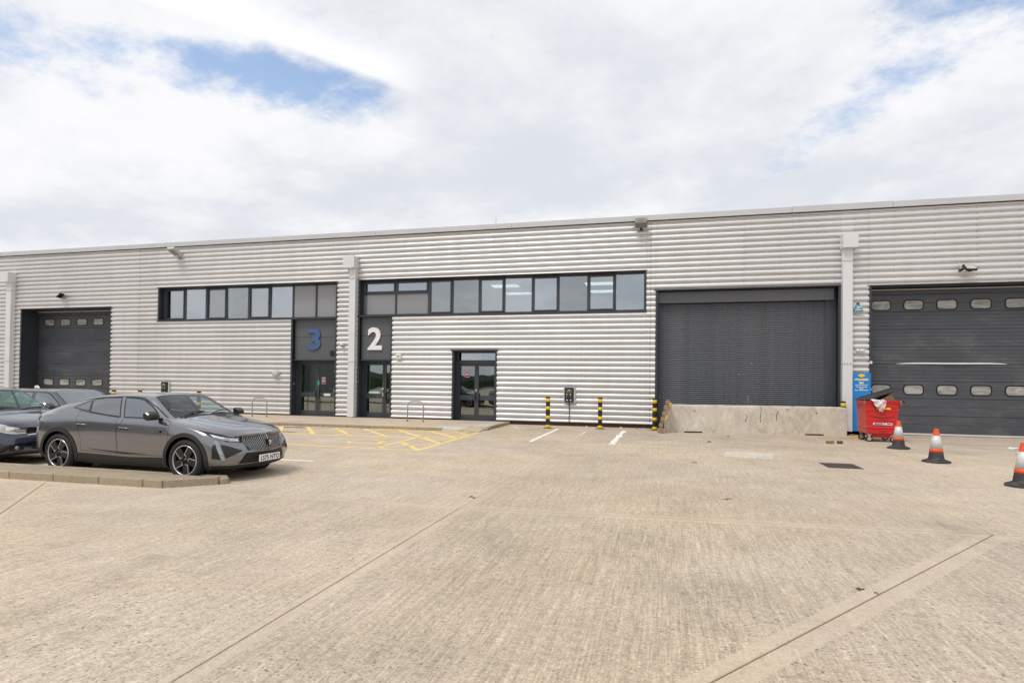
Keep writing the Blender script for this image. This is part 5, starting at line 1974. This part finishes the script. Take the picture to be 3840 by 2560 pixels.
def make_car(cfg, name, label, cat, loc, yaw, paint, gl_front, gl_rear, gl_ws):
    t = thing(name, label, cat, loc, yaw)
    bm = loft(cfg['net'])
    S = Skin(bm)
    side = lambda c, n: abs(c.y) > .42 and abs(n.y) > .25
    ax_f, ax_r, hz, ra = cfg['axf'], cfg['axr'], cfg['hub'], cfg['arch']
    body_parts = []
    # wheel arches with black lips
    for ax in (ax_f, ax_r):
        lip = cfg.get('lip', .055)
        outer = circle(ax, hz, ra + lip, 36)
        fs = cut(bm, outer, 'y', side)
        fi = cut(bm, circle(ax, hz, ra, 32), 'y', side)
        bmesh.ops.delete(bm, geom=fi, context='FACES')
        ring = [f for f in bm.faces if side(f.calc_center_median(), f.normal) and inside((f.calc_center_median().x, f.calc_center_median().z), outer)]
        for sg, part in both(ring):
            S.take(part, 'arch_trim', cfg['lipmat'], t, .008 if lip > .03 else .002)
            # inner well
            MB().lathe([(ra + .01, sg * (.80)), (ra + .01, sg * .5), (.05, sg * .5)], 32, 'y', (ax, 0, hz)).build('wheel_well', m_dark, t)
    # side glass with black surround
    for key, gm in (('gfront', gl_front), ('grear', gl_rear), ('gquart', gl_rear)):
        if key not in cfg:
            continue
        po = cfg[key]
        out = grow(po, .020)
        cut(bm, out, 'y', side)
        g_ = cut(bm, po, 'y', side)
        for sg, part in both(g_):
            S.take(part, 'side_window', gm, t)
        ring = [f for f in bm.faces if side(f.calc_center_median(), f.normal) and inside((f.calc_center_median().x, f.calc_center_median().z), out)]
        for sg, part in both(ring):
            S.take(part, 'window_trim', m_gloss, t, .001)
    # screens
    up = lambda c, n: n.z > .12 and c.z > cfg['screen_z']
    for key, gm in (('screen', gl_ws), ('rscreen', gl_rear)):
        po = cfg[key]
        out = grow(po, .018)
        cut(bm, out, 'z', up)
        g_ = cut(bm, po, 'z', up)
        S.take(g_, 'windscreen' if key == 'screen' else 'rear_window', gm, t)
        ring = [f for f in bm.faces if up(f.calc_center_median(), f.normal) and inside((f.calc_center_median().x, f.calc_center_median().y), out)]
        S.take(ring, 'window_trim', m_gloss, t, .001)
    # lower plastic
    for po in cfg.get('plastic', []):
        fs = cut(bm, po, 'y', lambda c, n: True)
        if fs:
            S.take(fs, 'sill_trim', m_clada, t, .003)
    # doors with open shut lines
    for po in cfg.get('doors', []):
        gap = grow(po, .006)
        ok = lambda c, n: abs(c.y) > .5 and abs(n.y) > .2
        cut(bm, gap, 'y', ok)
        fs = cut(bm, po, 'y', ok)
        for sg, part in both(fs):
            S.take(part, 'door', paint, t)
        ring = [f for f in bm.faces if ok(f.calc_center_median(), f.normal) and inside((f.calc_center_median().x, f.calc_center_median().z), gap)]
        if ring:
            S.take(ring, 'shut_line', m_black, t, -.006)
    for po in cfg.get('bonnet', []):
        okb = lambda c, n: n.z > .3 and c.x > .8
        gap = grow(po, .005)
        cut(bm, gap, 'z', okb)
        fs = cut(bm, po, 'z', okb)
        S.take(fs, 'bonnet', paint, t)
        ring = [f for f in bm.faces if okb(f.calc_center_median(), f.normal) and inside((f.calc_center_median().x, f.calc_center_median().y), gap)]
        if ring:
            S.take(ring, 'shut_line', m_black, t, -.006)
    S.take([f for f in bm.faces], 'body', paint, t, keep=True)
    # cabin
    zb = cfg['belt'] - .10
    tub = MB()
    xr, xf, hw = cfg['cab']
    tub.box(xr, xf, -hw, hw, .20, .30)
    tub.box(xr, xf, -hw - .03, -hw, .25, zb).box(xr, xf, hw, hw + .03, .25, zb).box(xr - .02, xr, -hw, hw, .25, zb)
    tub.build('cabin_tub', m_cabin, t)
    dsh = [(xf - .45, .55), (xf - .45, zb - .02), (xf - .35, zb + .04), (xf + .02, zb + .06), (xf + .02, .3)]
    MB().prism(dsh, lambda p: (p[0], -hw, p[1]), lambda p: (p[0], hw, p[1])).build('dashboard', m_cabin, t, bevel=.01)
    sx = cfg['seat']
    for y in (-.36, .36):
        s_ = MB()
        s_.box(sx - .10, sx + .42, y - .24, y + .24, .36, .52)
        q = Matrix.Translation((sx - .08, 0, .48)) @ Matrix.Rotation(R(-16), 4, 'Y')
        s_.box(-.07, .06, y - .23, y + .23, 0, .56, mat=q)
        s_.box(-.05, .05, y - .13, y + .13, .60, .79, mat=q)
        s_.box(-.012, .012, y - .05, y - .03, .55, .62, mat=q).box(-.012, .012, y + .03, y + .05, .55, .62, mat=q)
        s_.build('front_seat', m_seat, t, bevel=.03)
    rs_ = MB()
    q = Matrix.Translation((sx - .95, 0, .46)) @ Matrix.Rotation(R(-20), 4, 'Y')
    rs_.box(sx - .95, sx - .5, -.60, .60, .36, .50).box(-.07, .06, -.60, .60, 0, .52, mat=q)
    for y in (-.38, 0, .38):
        rs_.box(-.04, .05, y - .11, y + .11, .52, .66, mat=q)
    rs_.build('rear_seat', m_seat, t, bevel=.03)
    ring = MB()
    pts = [(xf - .58 + .06 * math.sin(R(k)), -.36 * cfg['drv'] + .18 * math.cos(R(k)), zb - .06 + .17 * math.sin(R(k))) for k in range(0, 361, 20)]
    ring.tube(pts, .014, 8, cap=False)
    ring.box(xf - .60, xf - .56, -.36 * cfg['drv'] - .16, -.36 * cfg['drv'] + .16, zb - .08, zb - .04)
    ring.build('steering_wheel', m_cabin, t)
    MB().box(cfg['rvm'][0] - .03, cfg['rvm'][0] + .01, -.11, .11, cfg['rvm'][1] - .03, cfg['rvm'][1] + .03).build('interior_mirror', m_cabin, t, bevel=.01)
    # wheels
    for ax in (ax_f, ax_r):
        for sg in (-1, 1):
            build_wheel(t, (ax, sg * cfg['track'], hz), sg, cfg['tyre'], cfg['rim'], cfg.get('style', 0))
    # under tray
    MB().box(ax_r + ra + .05, ax_f - ra - .05, -.68, .68, .19, .23).build('under_tray', m_dark, t)
    # door mirrors
    mx, mz = cfg['mirror']
    for sg in (-1, 1):
        mm = MB()
        ow = cfg['mirw']
        prf_ = [(mx + .10, mz - .055), (mx + .02, mz - .075), (mx - .05, mz - .05), (mx - .06, mz + .055), (mx + .0, mz + .085), (mx + .09, mz + .03)]
        mm.prism(prf_, lambda p: (p[0], sg * ow, p[1]), lambda p: (p[0] - .03 + .01, sg * (ow + .19), p[1] * .94 + mz * .06))
        ms = mm.build('door_mirror', cfg.get('mirmat', m_gloss), t, bevel=.022)
        MB().box(mx - .01, mx + .07, sg * (ow - .10) if sg > 0 else sg * (ow + .02), sg * (ow + .02) if sg > 0 else sg * (ow - .10), mz - .06, mz - .035).build('mirror_arm', m_gloss, ms)
    return t, S


N408 = [
    [(x, 0.0, z) for x, z in zip([-2.20, -2.20, -2.21, -2.23, -2.24, -2.25, -2.28, -2.24, -2.15, -2.15], [1.035, 1.035, 1.03, .99, .93, .70, .45, .30, .27, .27])],
    list(zip([-2.19, -2.19, -2.18, -2.18, -2.18, -2.19, -2.21, -2.18, -2.1, -2.1], [0, .33, .56, .64, .68, .70, .68, .60, .5, 0], [1.04, 1.038, 1.03, .99, .93, .70, .45, .30, .27, .27])),
    list(zip([-2.14, -2.14, -2.12, -2.07, -2.05, -2.04, -2.05, -2.02, -1.95, -1.95], [0, .35, .60, .74, .79, .83, .82, .74, .62, 0], [1.055, 1.053, 1.045, 1.0, .93, .70, .45, .29, .26, .26])),
    list(zip([-1.86] * 10, [0, .36, .60, .79, .865, .905, .895, .83, .72, 0], [1.145, 1.14, 1.12, 1.03, .94, .68, .42, .27, .22, .22])),
    list(zip([-1.50] * 10, [0, .36, .60, .81, .89, .925, .915, .87, .76, 0], [1.255, 1.25, 1.225, 1.09, .945, .68, .40, .25, .20, .20])),
    list(zip([-1.10] * 10, [0, .36, .605, .815, .895, .92, .91, .88, .76, 0], [1.345, 1.34, 1.31, 1.085, .935, .68, .40, .24, .19, .19])),
    list(zip([-0.60] * 10, [0, .36, .615, .835, .895, .912, .90, .88, .76, 0], [1.405, 1.40, 1.365, 1.035, .925, .68, .40, .24, .18, .18])),
    list(zip([0.00] * 10, [0, .36, .615, .845, .895, .912, .90, .88, .76, 0], [1.425, 1.42, 1.382, 1.00, .915, .68, .40, .24, .18, .18])),
    list(zip([0.35] * 10, [0, .35, .60, .848, .895, .912, .90, .88, .76, 0], [1.412, 1.405, 1.355, .99, .908, .68, .40, .24, .18, .18])),
    list(zip([0.62] * 10, [0, .36, .635, .85, .895, .914, .902, .88, .76, 0], [1.305, 1.295, 1.225, .985, .902, .68, .40, .24, .18, .18])),
    list(zip([0.85] * 10, [0, .40, .685, .852, .897, .916, .905, .88, .76, 0], [1.165, 1.15, 1.085, .975, .896, .68, .40, .24, .18, .18])),
    list(zip([1.03] * 10, [0, .42, .72, .855, .90, .918, .907, .88, .76, 0], [1.05, 1.037, 1.00, .955, .89, .675, .40, .24, .18, .18])),
    list(zip([1.30] * 10, [0, .42, .70, .84, .895, .922, .912, .88, .76, 0], [.995, .985, .955, .922, .865, .66, .40, .24, .18, .18])),
    list(zip([1.68] * 10, [0, .42, .67, .795, .87, .918, .915, .87, .76, 0], [.925, .912, .880, .848, .795, .63, .40, .24, .18, .18])),
    list(zip([1.99, 1.985, 1.96, 1.93, 1.915, 1.92, 1.92, 1.90, 1.86, 1.86], [0, .40, .62, .715, .785, .855, .865, .82, .7, 0], [.850, .838, .802, .768, .720, .59, .41, .235, .19, .19])),
    list(zip([2.18, 2.165, 2.10, 2.045, 2.02, 2.08, 2.10, 2.06, 2.0, 2.0], [0, .36, .54, .62, .68, .735, .75, .70, .6, 0], [.775, .765, .738, .705, .665, .56, .41, .235, .19, .19])),
    [(x, 0.0, z) for x, z in zip([2.20, 2.205, 2.225, 2.25, 2.27, 2.305, 2.31, 2.26, 2.18, 2.18], [.765, .758, .735, .70, .66, .55, .41, .245, .19, .19])],
]
CFG408 = dict(net=N408, axf=1.395, axr=-1.395, hub=.345, arch=.385, lip=.065, lipmat=m_clada, belt=1.0, cab=(-1.55, .90, .70), seat=-.12, drv=1, rvm=(.50, 1.27), track=.815, tyre=.340, rim=.252, mirror=(.77, 1.055), mirw=.90, screen_z=.97,
              gfront=[(-.115, 1.325), (.16, 1.318), (.30, 1.285), (.50, 1.19), (.66, 1.09), (.76, 1.015), (.03, 1.022)],
              grear=[(-.845, 1.285), (-.55, 1.318), (-.235, 1.325), (-.085, 1.025), (-.40, 1.050), (-.775, 1.090)],
              gquart=[(-1.19, 1.150), (-1.02, 1.225), (-.895, 1.272), (-.82, 1.102), (-.95, 1.118)],
              screen=[(.985, -.70), (1.01, -.4), (1.02, 0), (1.01, .4), (.985, .70), (.42, .555), (.44, .3), (.45, 0), (.44, -.3), (.42, -.555)],
              rscreen=[(-1.30, -.50), (-1.30, .50), (-1.98, .50), (-1.98, -.50)],
              plastic=[[(-.93, .17), (.93, .17), (.93, .37), (.2, .345), (-.93, .375)], [(1.83, .17), (2.4, .17), (2.4, .262), (1.86, .27)], [(-2.4, .22), (-1.86, .22), (-1.80, .40), (-2.4, .46)]],
              doors=[[(.06, 1.00), (.74, .995), (.93, .985), (1.055, .95), (1.02, .40), (-.03, .395), (-.06, .80)], [(-.09, .995), (-.42, 1.028), (-.80, 1.066), (-1.02, 1.09), (-.98, .88), (-.87, .62), (-.87, .42), (-.05, .395), (-.08, .80)]],
              bonnet=[[(1.06, -.66), (1.07, 0), (1.06, .66), (1.6, .64), (1.95, .57), (2.06, .42), (2.115, 0), (2.06, -.42), (1.95, -.57), (1.6, -.64)]])
m_grey = car_paint('selenium_grey', (0.185, 0.188, 0.203), .80, .20)
car, S = make_car(CFG408, 'parked_car', 'mid grey fastback crossover with black arch trims and plate LS75 NTO', 'car', (-8.966, 9.043, 0), R(-2.08), m_grey, m_cside, m_cglassd, m_cglass)
m_barm = M('grille_bar_metal', (0.42, 0.42, 0.43), .35, .4)
# front: grille, lamps, intakes
S.ribbon([(2.16, -.50, .715), (2.2, 0, .735), (2.16, .50, .715)], [(2.2, -.40, .49), (2.3, 0, .47), (2.2, .40, .49)], 'grille', m_gloss, car, .004, 24, 6)
for k in range(27):
    u = -1 + 2 * k / 26
    yt, yb = u * .49, u * .36
    a = [(2.2, yt - .0045, .705 + .015 * (1 - u * u)), (2.25, (yt + yb) / 2 - .0045, .6), (2.3, yb - .0045, .50 - .02 * (1 - u * u))]
    b = [(2.2, yt + .0045, .705 + .015 * (1 - u * u)), (2.25, (yt + yb) / 2 + .0045, .6), (2.3, yb + .0045, .50 - .02 * (1 - u * u))]
    S.ribbon(a, b, 'grille_bar', m_barm, car, .010, 8, 1)
em = MB().prism([(-.055, .66), (.055, .66), (.055, .60), (.03, .545), (0, .525), (-.03, .545), (-.055, .60)], lambda p: (2.325, p[0], p[1]), lambda p: (2.27, p[0], p[1]))
e_ = em.build('emblem', m_gloss, car, bevel=.006)
MB().prism([(-.03, .64), (.02, .645), (.035, .61), (.015, .575), (-.005, .55), (-.02, .58), (.0, .605), (-.035, .61)], lambda p: (2.330, p[0], p[1]), lambda p: (2.32, p[0], p[1])).build('emblem_relief', m_chrome, e_)
S.ribbon([(2.2, -.44, .455), (2.31, 0, .455), (2.2, .44, .455)], [(2.15, -.56, .285), (2.29, 0, .27), (2.15, .56, .285)], 'lower_grille', m_black, car, .004, 20, 4)
for k in range(4):
    z = .30 + .035 * k
    w = .55 - .025 * k
    S.ribbon([(2.2, -w, z + .006), (2.31, 0, z + .006), (2.2, w, z + .006)], [(2.2, -w, z), (2.31, 0, z), (2.2, w, z)], 'grille_mesh', m_clada, car, .010, 20, 1)
pl_ = MB().box(2.318, 2.332, -.26, .26, .292, .405).build('number_plate', m_plt, car, bevel=.004)
text('plate_characters', 'LS75 NTO', .1, m_plk, pl_, (2.333, 0, .349), (0, 0, R(90)), fit=(.46, .079), extrude=.0015, offset=.0015)
text('bonnet_badge', '408', .05, m_chrome, car, (2.196, 0, .752), (R(-40), 0, R(90)), fit=(.17, .03), extrude=.002)
for s in (-1, 1):
    S.ribbon([(1.60, s * .88, .862), (1.85, s * .76, .79), (2.05, s * .63, .735), (2.17, s * .48, .712)], [(1.72, s * .86, .80), (1.86, s * .82, .73), (2.05, s * .70, .675), (2.18, s * .49, .655)], 'headlamp_surround', m_gloss, car, .003, 18, 5)
    S.ribbon([(1.80, s * .82, .775), (1.95, s * .73, .735), (2.08, s * .62, .712), (2.14, s * .52, .700)], [(1.90, s * .81, .705), (1.98, s * .75, .692), (2.08, s * .66, .678), (2.16, s * .52, .668)], 'headlamp', m_lampg, car, .008, 14, 4)
    S.ribbon([(1.82, s * .82, .770), (1.95, s * .75, .738), (2.0, s * .70, .728)], [(1.88, s * .815, .735), (1.95, s * .77, .715), (2.0, s * .71, .712)], 'lamp_element', m_lampw, car, .012, 8, 2)
    S.ribbon([(2.06, s * .64, .700), (2.13, s * .54, .690)], [(2.07, s * .65, .686), (2.14, s * .54, .676)], 'lamp_element', m_lampw, car, .012, 6, 2)
    S.ribbon([(1.90, s * .825, .69), (1.95, s * .80, .68)], [(2.03, s * .79, .37), (2.07, s * .755, .37)], 'running_light', m_lampg, car, .008, 4, 12)
    S.ribbon([(1.90, s * .845, .60), (1.945, s * .825, .62)], [(1.90, s * .868, .39), (2.03, s * .80, .375)], 'side_intake', m_gloss, car, .006, 8, 10)
    S.ribbon([(1.985, s * .775, .60), (2.05, s * .72, .585), (2.14, s * .62, .545), (2.19, s * .50, .50)], [(2.075, s * .755, .40), (2.10, s * .73, .405), (2.15, s * .66, .44), (2.19, s * .52, .485)], 'bumper_intake', m_gloss, car, .005, 12, 6)
    S.ribbon([(2.07, s * .74, .50), (2.15, s * .62, .485)], [(2.09, s * .75, .43), (2.15, s * .64, .455)], 'intake_mesh', m_clada, car, .009, 8, 4)
    # tail lamp, handles, fuel flap line, badge
    S.ribbon([(-2.16, s * .50, 1.00), (-2.10, s * .70, .985), (-1.92, s * .81, .965)], [(-2.18, s * .50, .93), (-2.08, s * .76, .915), (-1.97, s * .83, .925)], 'tail_lamp', M('tail_lens', (0.42, 0.36, 0.34), .1, .2), car, .010, 10, 4)
    for hx, hz_ in ((-.86, .868), (.10, .835)):
        h_ = MB().tube([(hx - .115, s * .895, hz_ + .003), (hx - .09, s * .920, hz_ + .004), (hx + .07, s * .925, hz_ - .004), (hx + .105, s * .900, hz_ - .006)], [.010, .014, .014, .010], 8).build('door_handle', m_grey, car, smooth=True)
        S.ribbon([(hx - .09, s * .91, hz_ + .022), (hx + .08, s * .91, hz_ + .018)], [(hx - .09, s * .91, hz_ - .026), (hx + .08, s * .91, hz_ - .03)], 'handle_recess', m_gloss, car, .002, 6, 3)
    S.ribbon([(.85, s * .91, .845), (.93, s * .91, .845)], [(.86, s * .91, .825), (.92, s * .91, .825)], 'wing_badge', m_chrome, car, .006, 3, 2)
    S.ribbon([(.86, s * .91, .823), (.92, s * .91, .823)], [(.885, s * .91, .770), (.895, s * .91, .770)], 'wing_badge', m_gloss, car, .006, 3, 3)
    S.ribbon([(-1.86, s * .85, 1.00), (-1.62, s * .87, 1.005)], [(-1.86, s * .85, .992), (-1.62, s * .87, .997)], 'flap_line', m_black, car, .002, 6, 1)
    # lower door crease blade
    S.ribbon([(-.70, s * .91, .455), (.10, s * .905, .425), (.55, s * .905, .415)], [(-.74, s * .91, .452), (.10, s * .90, .395), (.60, s * .90, .412)], 'door_crease', m_clada, car, .004, 14, 2)
    S.ribbon([(-1.62, s * .66, 1.165), (-1.25, s * .655, 1.255), (-.9, s * .64, 1.315), (-.2, s * .635, 1.355), (.25, s * .63, 1.335), (.60, s * .68, 1.17), (.90, s * .76, 1.01)], [(-1.62, s * .67, 1.150), (-1.25, s * .665, 1.238), (-.9, s * .65, 1.298), (-.2, s * .645, 1.338), (.25, s * .64, 1.318), (.59, s * .69, 1.153), (.89, s * .77, .993)], 'roof_trim', m_gloss, car, .004, 40, 1)
MB().prism([(-1.28, 1.30), (-1.08, 1.32), (-1.16, 1.395), (-1.26, 1.385)], lambda p: (p[0], -.02, p[1]), lambda p: (p[0], .02, p[1])).build('roof_antenna', m_grey, car, bevel=.008)
S.ribbon([(.98, -.62, 1.05), (1.02, 0, 1.07), (.98, .62, 1.05)], [(1.045, -.66, 1.0), (1.075, 0, 1.04), (1.045, .66, 1.0)], 'scuttle', m_black, car, .003, 20, 3)
for y0 in (-.55, .02):
    MB().tube([(1.03, y0, 1.05), (.96, y0 + .25, 1.105), (.94, y0 + .52, 1.11)], .009, 6).build('wiper', m_black, car)
MB().box(.80, .90, .05, .35, 1.055, 1.060).build('dash_paper', m_white, car)

# ---- hatchback shape used for the two other cars
NH = [
    [(x, 0.0, z) for x, z in zip([-1.90, -1.90, -1.92, -2.02, -2.05, -2.08, -2.08, -2.04, -2.0, -2.0], [1.36, 1.36, 1.33, 1.05, .92, .66, .42, .28, .25, .25])],
    list(zip([-1.88, -1.88, -1.90, -1.99, -2.02, -2.04, -2.04, -2.0, -1.95, -1.95], [0, .32, .54, .62, .66, .68, .66, .58, .5, 0], [1.37, 1.365, 1.335, 1.05, .92, .66, .42, .28, .25, .25])),
    list(zip([-1.80, -1.80, -1.80, -1.88, -1.90, -1.90, -1.90, -1.86, -1.8, -1.8], [0, .34, .58, .74, .78, .80, .79, .72, .6, 0], [1.40, 1.395, 1.36, 1.04, .91, .64, .40, .25, .22, .22])),
    list(zip([-1.30] * 10, [0, .34, .60, .79, .83, .845, .835, .79, .7, 0], [1.44, 1.435, 1.40, 1.01, .89, .62, .40, .24, .20, .20])),
    list(zip([-0.60] * 10, [0, .34, .61, .80, .835, .85, .84, .80, .7, 0], [1.465, 1.46, 1.42, .98, .88, .62, .40, .24, .19, .19])),
    list(zip([0.00] * 10, [0, .34, .605, .80, .835, .85, .84, .80, .7, 0], [1.46, 1.455, 1.41, .96, .87, .62, .40, .24, .19, .19])),
    list(zip([0.25] * 10, [0, .34, .595, .80, .835, .85, .84, .80, .7, 0], [1.432, 1.425, 1.375, .95, .865, .62, .40, .24, .19, .19])),
    list(zip([0.55] * 10, [0, .36, .63, .80, .835, .85, .84, .80, .7, 0], [1.285, 1.275, 1.21, .94, .86, .62, .40, .24, .19, .19])),
    list(zip([0.85] * 10, [0, .39, .67, .80, .835, .85, .84, .80, .7, 0], [1.105, 1.09, 1.035, .93, .85, .62, .40, .24, .19, .19])),
    list(zip([1.02] * 10, [0, .40, .69, .795, .83, .85, .84, .80, .7, 0], [.995, .985, .950, .905, .84, .61, .40, .24, .19, .19])),
    list(zip([1.40] * 10, [0, .40, .64, .755, .82, .845, .84, .79, .7, 0], [.925, .91, .88, .845, .79, .60, .40, .24, .19, .19])),
    list(zip([1.76, 1.755, 1.73, 1.70, 1.69, 1.70, 1.70, 1.69, 1.65, 1.65], [0, .38, .58, .68, .75, .80, .80, .75, .6, 0], [.83, .815, .785, .755, .71, .56, .40, .24, .19, .19])),
    list(zip([1.93, 1.92, 1.86, 1.80, 1.77, 1.82, 1.84, 1.80, 1.75, 1.75], [0, .34, .50, .58, .63, .68, .70, .64, .5, 0], [.735, .725, .70, .67, .63, .53, .40, .24, .20, .20])),
    [(x, 0.0, z) for x, z in zip([1.95, 1.95, 1.965, 1.985, 2.0, 2.04, 2.04, 2.0, 1.9, 1.9], [.725, .718, .70, .665, .62, .52, .40, .25, .20, .20])],
]
CFGH = dict(net=NH, axf=1.22, axr=-1.28, hub=.30, arch=.335, lip=.02, belt=.97, cab=(-1.5, .82, .64), seat=-.20, drv=1, rvm=(.36, 1.29), track=.74, tyre=.300, rim=.205, mirror=(.60, 1.0), mirw=.84, screen_z=.93, style=1,
            gfront=[(-.14, 1.345), (.16, 1.335), (.28, 1.29), (.52, 1.13), (.70, .985), (-.10, .995)],
            grear=[(-.24, 1.345), (-.80, 1.345), (-1.10, 1.10), (-1.12, 1.045), (-.20, 1.005)],
            screen=[(.955, -.66), (.975, -.4), (.985, 0), (.975, .4), (.955, .66), (.30, .545), (.315, .3), (.32, 0), (.315, -.3), (.30, -.545)],
            rscreen=[(-1.83, -.48), (-1.83, .48), (-1.97, .48), (-1.97, -.48)],
            plastic=[[(1.60, .15), (2.2, .15), (2.2, .235), (1.6, .235)]],
            doors=[[(-.15, .975), (.80, .965), (.86, .85), (.84, .34), (-.16, .34)]],
            bonnet=[[(1.05, -.66), (1.06, 0), (1.05, .66), (1.5, .61), (1.78, .53), (1.87, .30), (1.89, 0), (1.87, -.30), (1.78, -.53), (1.5, -.61)]])
m_blue = car_paint('midnight_blue', (0.007, 0.011, 0.040), .35, .22)
CFGH['lipmat'] = m_blue
CFGH['mirmat'] = m_black
blue, SB = make_car(CFGH, 'parked_car', 'dark blue hatchback nosing in from the left edge behind the grey car', 'car', (-13.66, 9.16, 0), R(-3), m_blue, m_cglassg, m_cglassg, m_cglassg)
SB.ribbon([(1.93, -.38, .710), (1.97, 0, .722), (1.93, .38, .710)], [(1.95, -.40, .61), (2.0, 0, .60), (1.95, .40, .61)], 'grille', m_black, blue, .004, 16, 4)
for k in range(3):
    z = .632 + .026 * k
    SB.ribbon([(1.95, -.37, z + .008), (2.0, 0, z + .012), (1.95, .37, z + .008)], [(1.95, -.37, z), (2.0, 0, z), (1.95, .37, z)], 'grille_bar', m_clada, blue, .010, 14, 1)
SB.ribbon([(1.95, -.40, .622), (2.0, 0, .615), (1.95, .40, .622)], [(1.95, -.395, .598), (2.0, 0, .588), (1.95, .395, .598)], 'chrome_strip', m_chrome, blue, .009, 14, 2)
SB.ribbon([(2.0, -.34, .42), (2.04, 0, .42), (2.0, .34, .42)], [(2.0, -.34, .29), (2.04, 0, .28), (2.0, .34, .29)], 'lower_grille', m_black, blue, .004, 14, 4)
for k in range(2):
    SB.ribbon([(2.0, -.33, .335 + .05 * k), (2.04, 0, .335 + .05 * k), (2.0, .33, .335 + .05 * k)], [(2.0, -.33, .325 + .05 * k), (2.04, 0, .325 + .05 * k), (2.0, .33, .325 + .05 * k)], 'grille_bar', m_blue, blue, .010, 14, 1)
for s in (-1, 1):
    SB.ribbon([(1.30, s * .80, .835), (1.52, s * .75, .80), (1.78, s * .60, .745), (1.90, s * .40, .665)], [(1.60, s * .79, .655), (1.75, s * .72, .635), (1.86, s * .58, .620), (1.92, s * .40, .622)], 'headlamp', M('old_lamp', (0.50, 0.50, 0.46), .10, .35, .4, 10, spec=.8), blue, .006, 16, 6)
    SB.ribbon([(1.74, s * .66, .735), (1.82, s * .56, .715)], [(1.78, s * .67, .655), (1.85, s * .57, .645)], 'lamp_element', m_chrome, blue, .012, 6, 4)
    MB().lathe([(0, .006), (.03, .004), (.04, -.02), (0, -.03)], 16, 'x', (1.925, s * .56, .34)).build('fog_lamp', m_lampg, blue, smooth=True)
    SB.ribbon([(1.85, s * .66, .40), (1.97, s * .46, .40)], [(1.85, s * .66, .28), (1.97, s * .46, .28)], 'fog_surround', m_black, blue, .003, 6, 4)
MB().box(1.995 + .04, 2.055, -.26, .26, .44, .55).build('number_plate', m_plt, blue, bevel=.004)
for y0 in (-.5, .05):
    MB().tube([(.99, y0, 1.0), (.93, y0 + .25, 1.045), (.91, y0 + .50, 1.05)], .010, 6).build('wiper', m_black, blue)
MB().box(.77, .775, .42, .58, 1.06, 1.13).build('permit', m_white, blue)
m_char = car_paint('charcoal', (0.032, 0.033, 0.040), .5, .28)
CFG3 = dict(CFGH)
CFG3['lipmat'] = m_char
CFG3['net'] = [[(p[0] * 1.06, p[1] * 1.04, p[2] * (.955 if p[2] > .9 else 1.0)) for p in r] for r in NH]
CFG3['gfront'] = [(x * 1.06, .97 + (z - .97) * .86) for x, z in CFGH['gfront']]
CFG3['grear'] = [(x * 1.06, .97 + (z - .97) * .86) for x, z in CFGH['grear']]
CFG3['screen'] = [(x * 1.06, y * 1.02) for x, y in CFGH['screen']]
CFG3['rscreen'] = [(x * 1.06, y) for x, y in CFGH['rscreen']]
CFG3['doors'] = [[(x * 1.06, z) for x, z in d] for d in CFGH['doors']]
CFG3['bonnet'] = [[(x * 1.06, y * 1.02) for x, y in d] for d in CFGH['bonnet']]
CFG3['screen_z'] = .91
CFG3['mirmat'] = m_char
CFG3['rvm'] = (.38, 1.22)
third, SD = make_car(CFG3, 'parked_car', 'charcoal hatchback of which mostly the roof shows behind the other two cars', 'car', (-14.85, 11.95, 0), R(-3), m_char, m_cside, m_cside, m_cglassd)
MB().prism([(-1.25, 1.37), (-1.05, 1.38), (-1.14, 1.455), (-1.23, 1.445)], lambda p: (p[0], -.02, p[1]), lambda p: (p[0], .02, p[1])).build('roof_antenna', m_plate, third, bevel=.008)
MB().box(.50, .505, -.30, -.08, 1.05, 1.20).build('hanging_tag', M('tag_yellow', (0.62, 0.62, 0.25), .6), third)

# ------------------------------------------------------------------ what the glass and paint reflect: the far side of the yard
m_leaf = M('foliage', (0.035, 0.048, 0.024), .9, 0, .6, .35)
rw = random.Random(17)
vs, fs = [], []
n = 160
for i in range(n + 1):
    a = R(-200 + 220 * i / n)
    rad = 95 + 12 * noise.noise(Vector((i * .07, 2, 0)))
    h = 3.4 + 1.6 * noise.noise(Vector((i * .21, 5, 1))) + 1.0 * noise.noise(Vector((i * .9, 1, 3)))
    x, y = rad * math.cos(a), rad * math.sin(a) - 10
    vs += [(x, y, -.1), (x * 1.01, y * 1.01, h * .6), (x * 1.03, y * 1.03, h), (x * 1.10, y * 1.10, h * .8), (x * 1.12, y * 1.12, -.1)]
for i in range(n):
    for k in range(4):
        fs.append((i * 5 + k, (i + 1) * 5 + k, (i + 1) * 5 + k + 1, i * 5 + k + 1))
wood = MB().add(vs, fs).build('distant_wood', m_leaf)
tag(wood, 'far belt of trees behind the camera mirrored in the door glass', kind='stuff')
op = thing('opposite_warehouse', 'grey industrial unit across the yard mirrored in the car doors', 'building', (-58, -14, 0), R(-50))
m_opp = M('opposite_cladding', (0.20, 0.20, 0.205), .6, 0, .1, 1)
MB().box(-16, 16, -9, 9, 0, 7.4).build('wall', m_opp, op)
MB().box(-16.2, 16.2, -9.2, 9.2, 7.4, 7.7).build('roof', m_cap, op)
for i in range(4):
    MB().box(-13 + i * 7.2, -8.5 + i * 7.2, 9.0, 9.06, 0, 4.6).build('overhead_door', m_door, op)
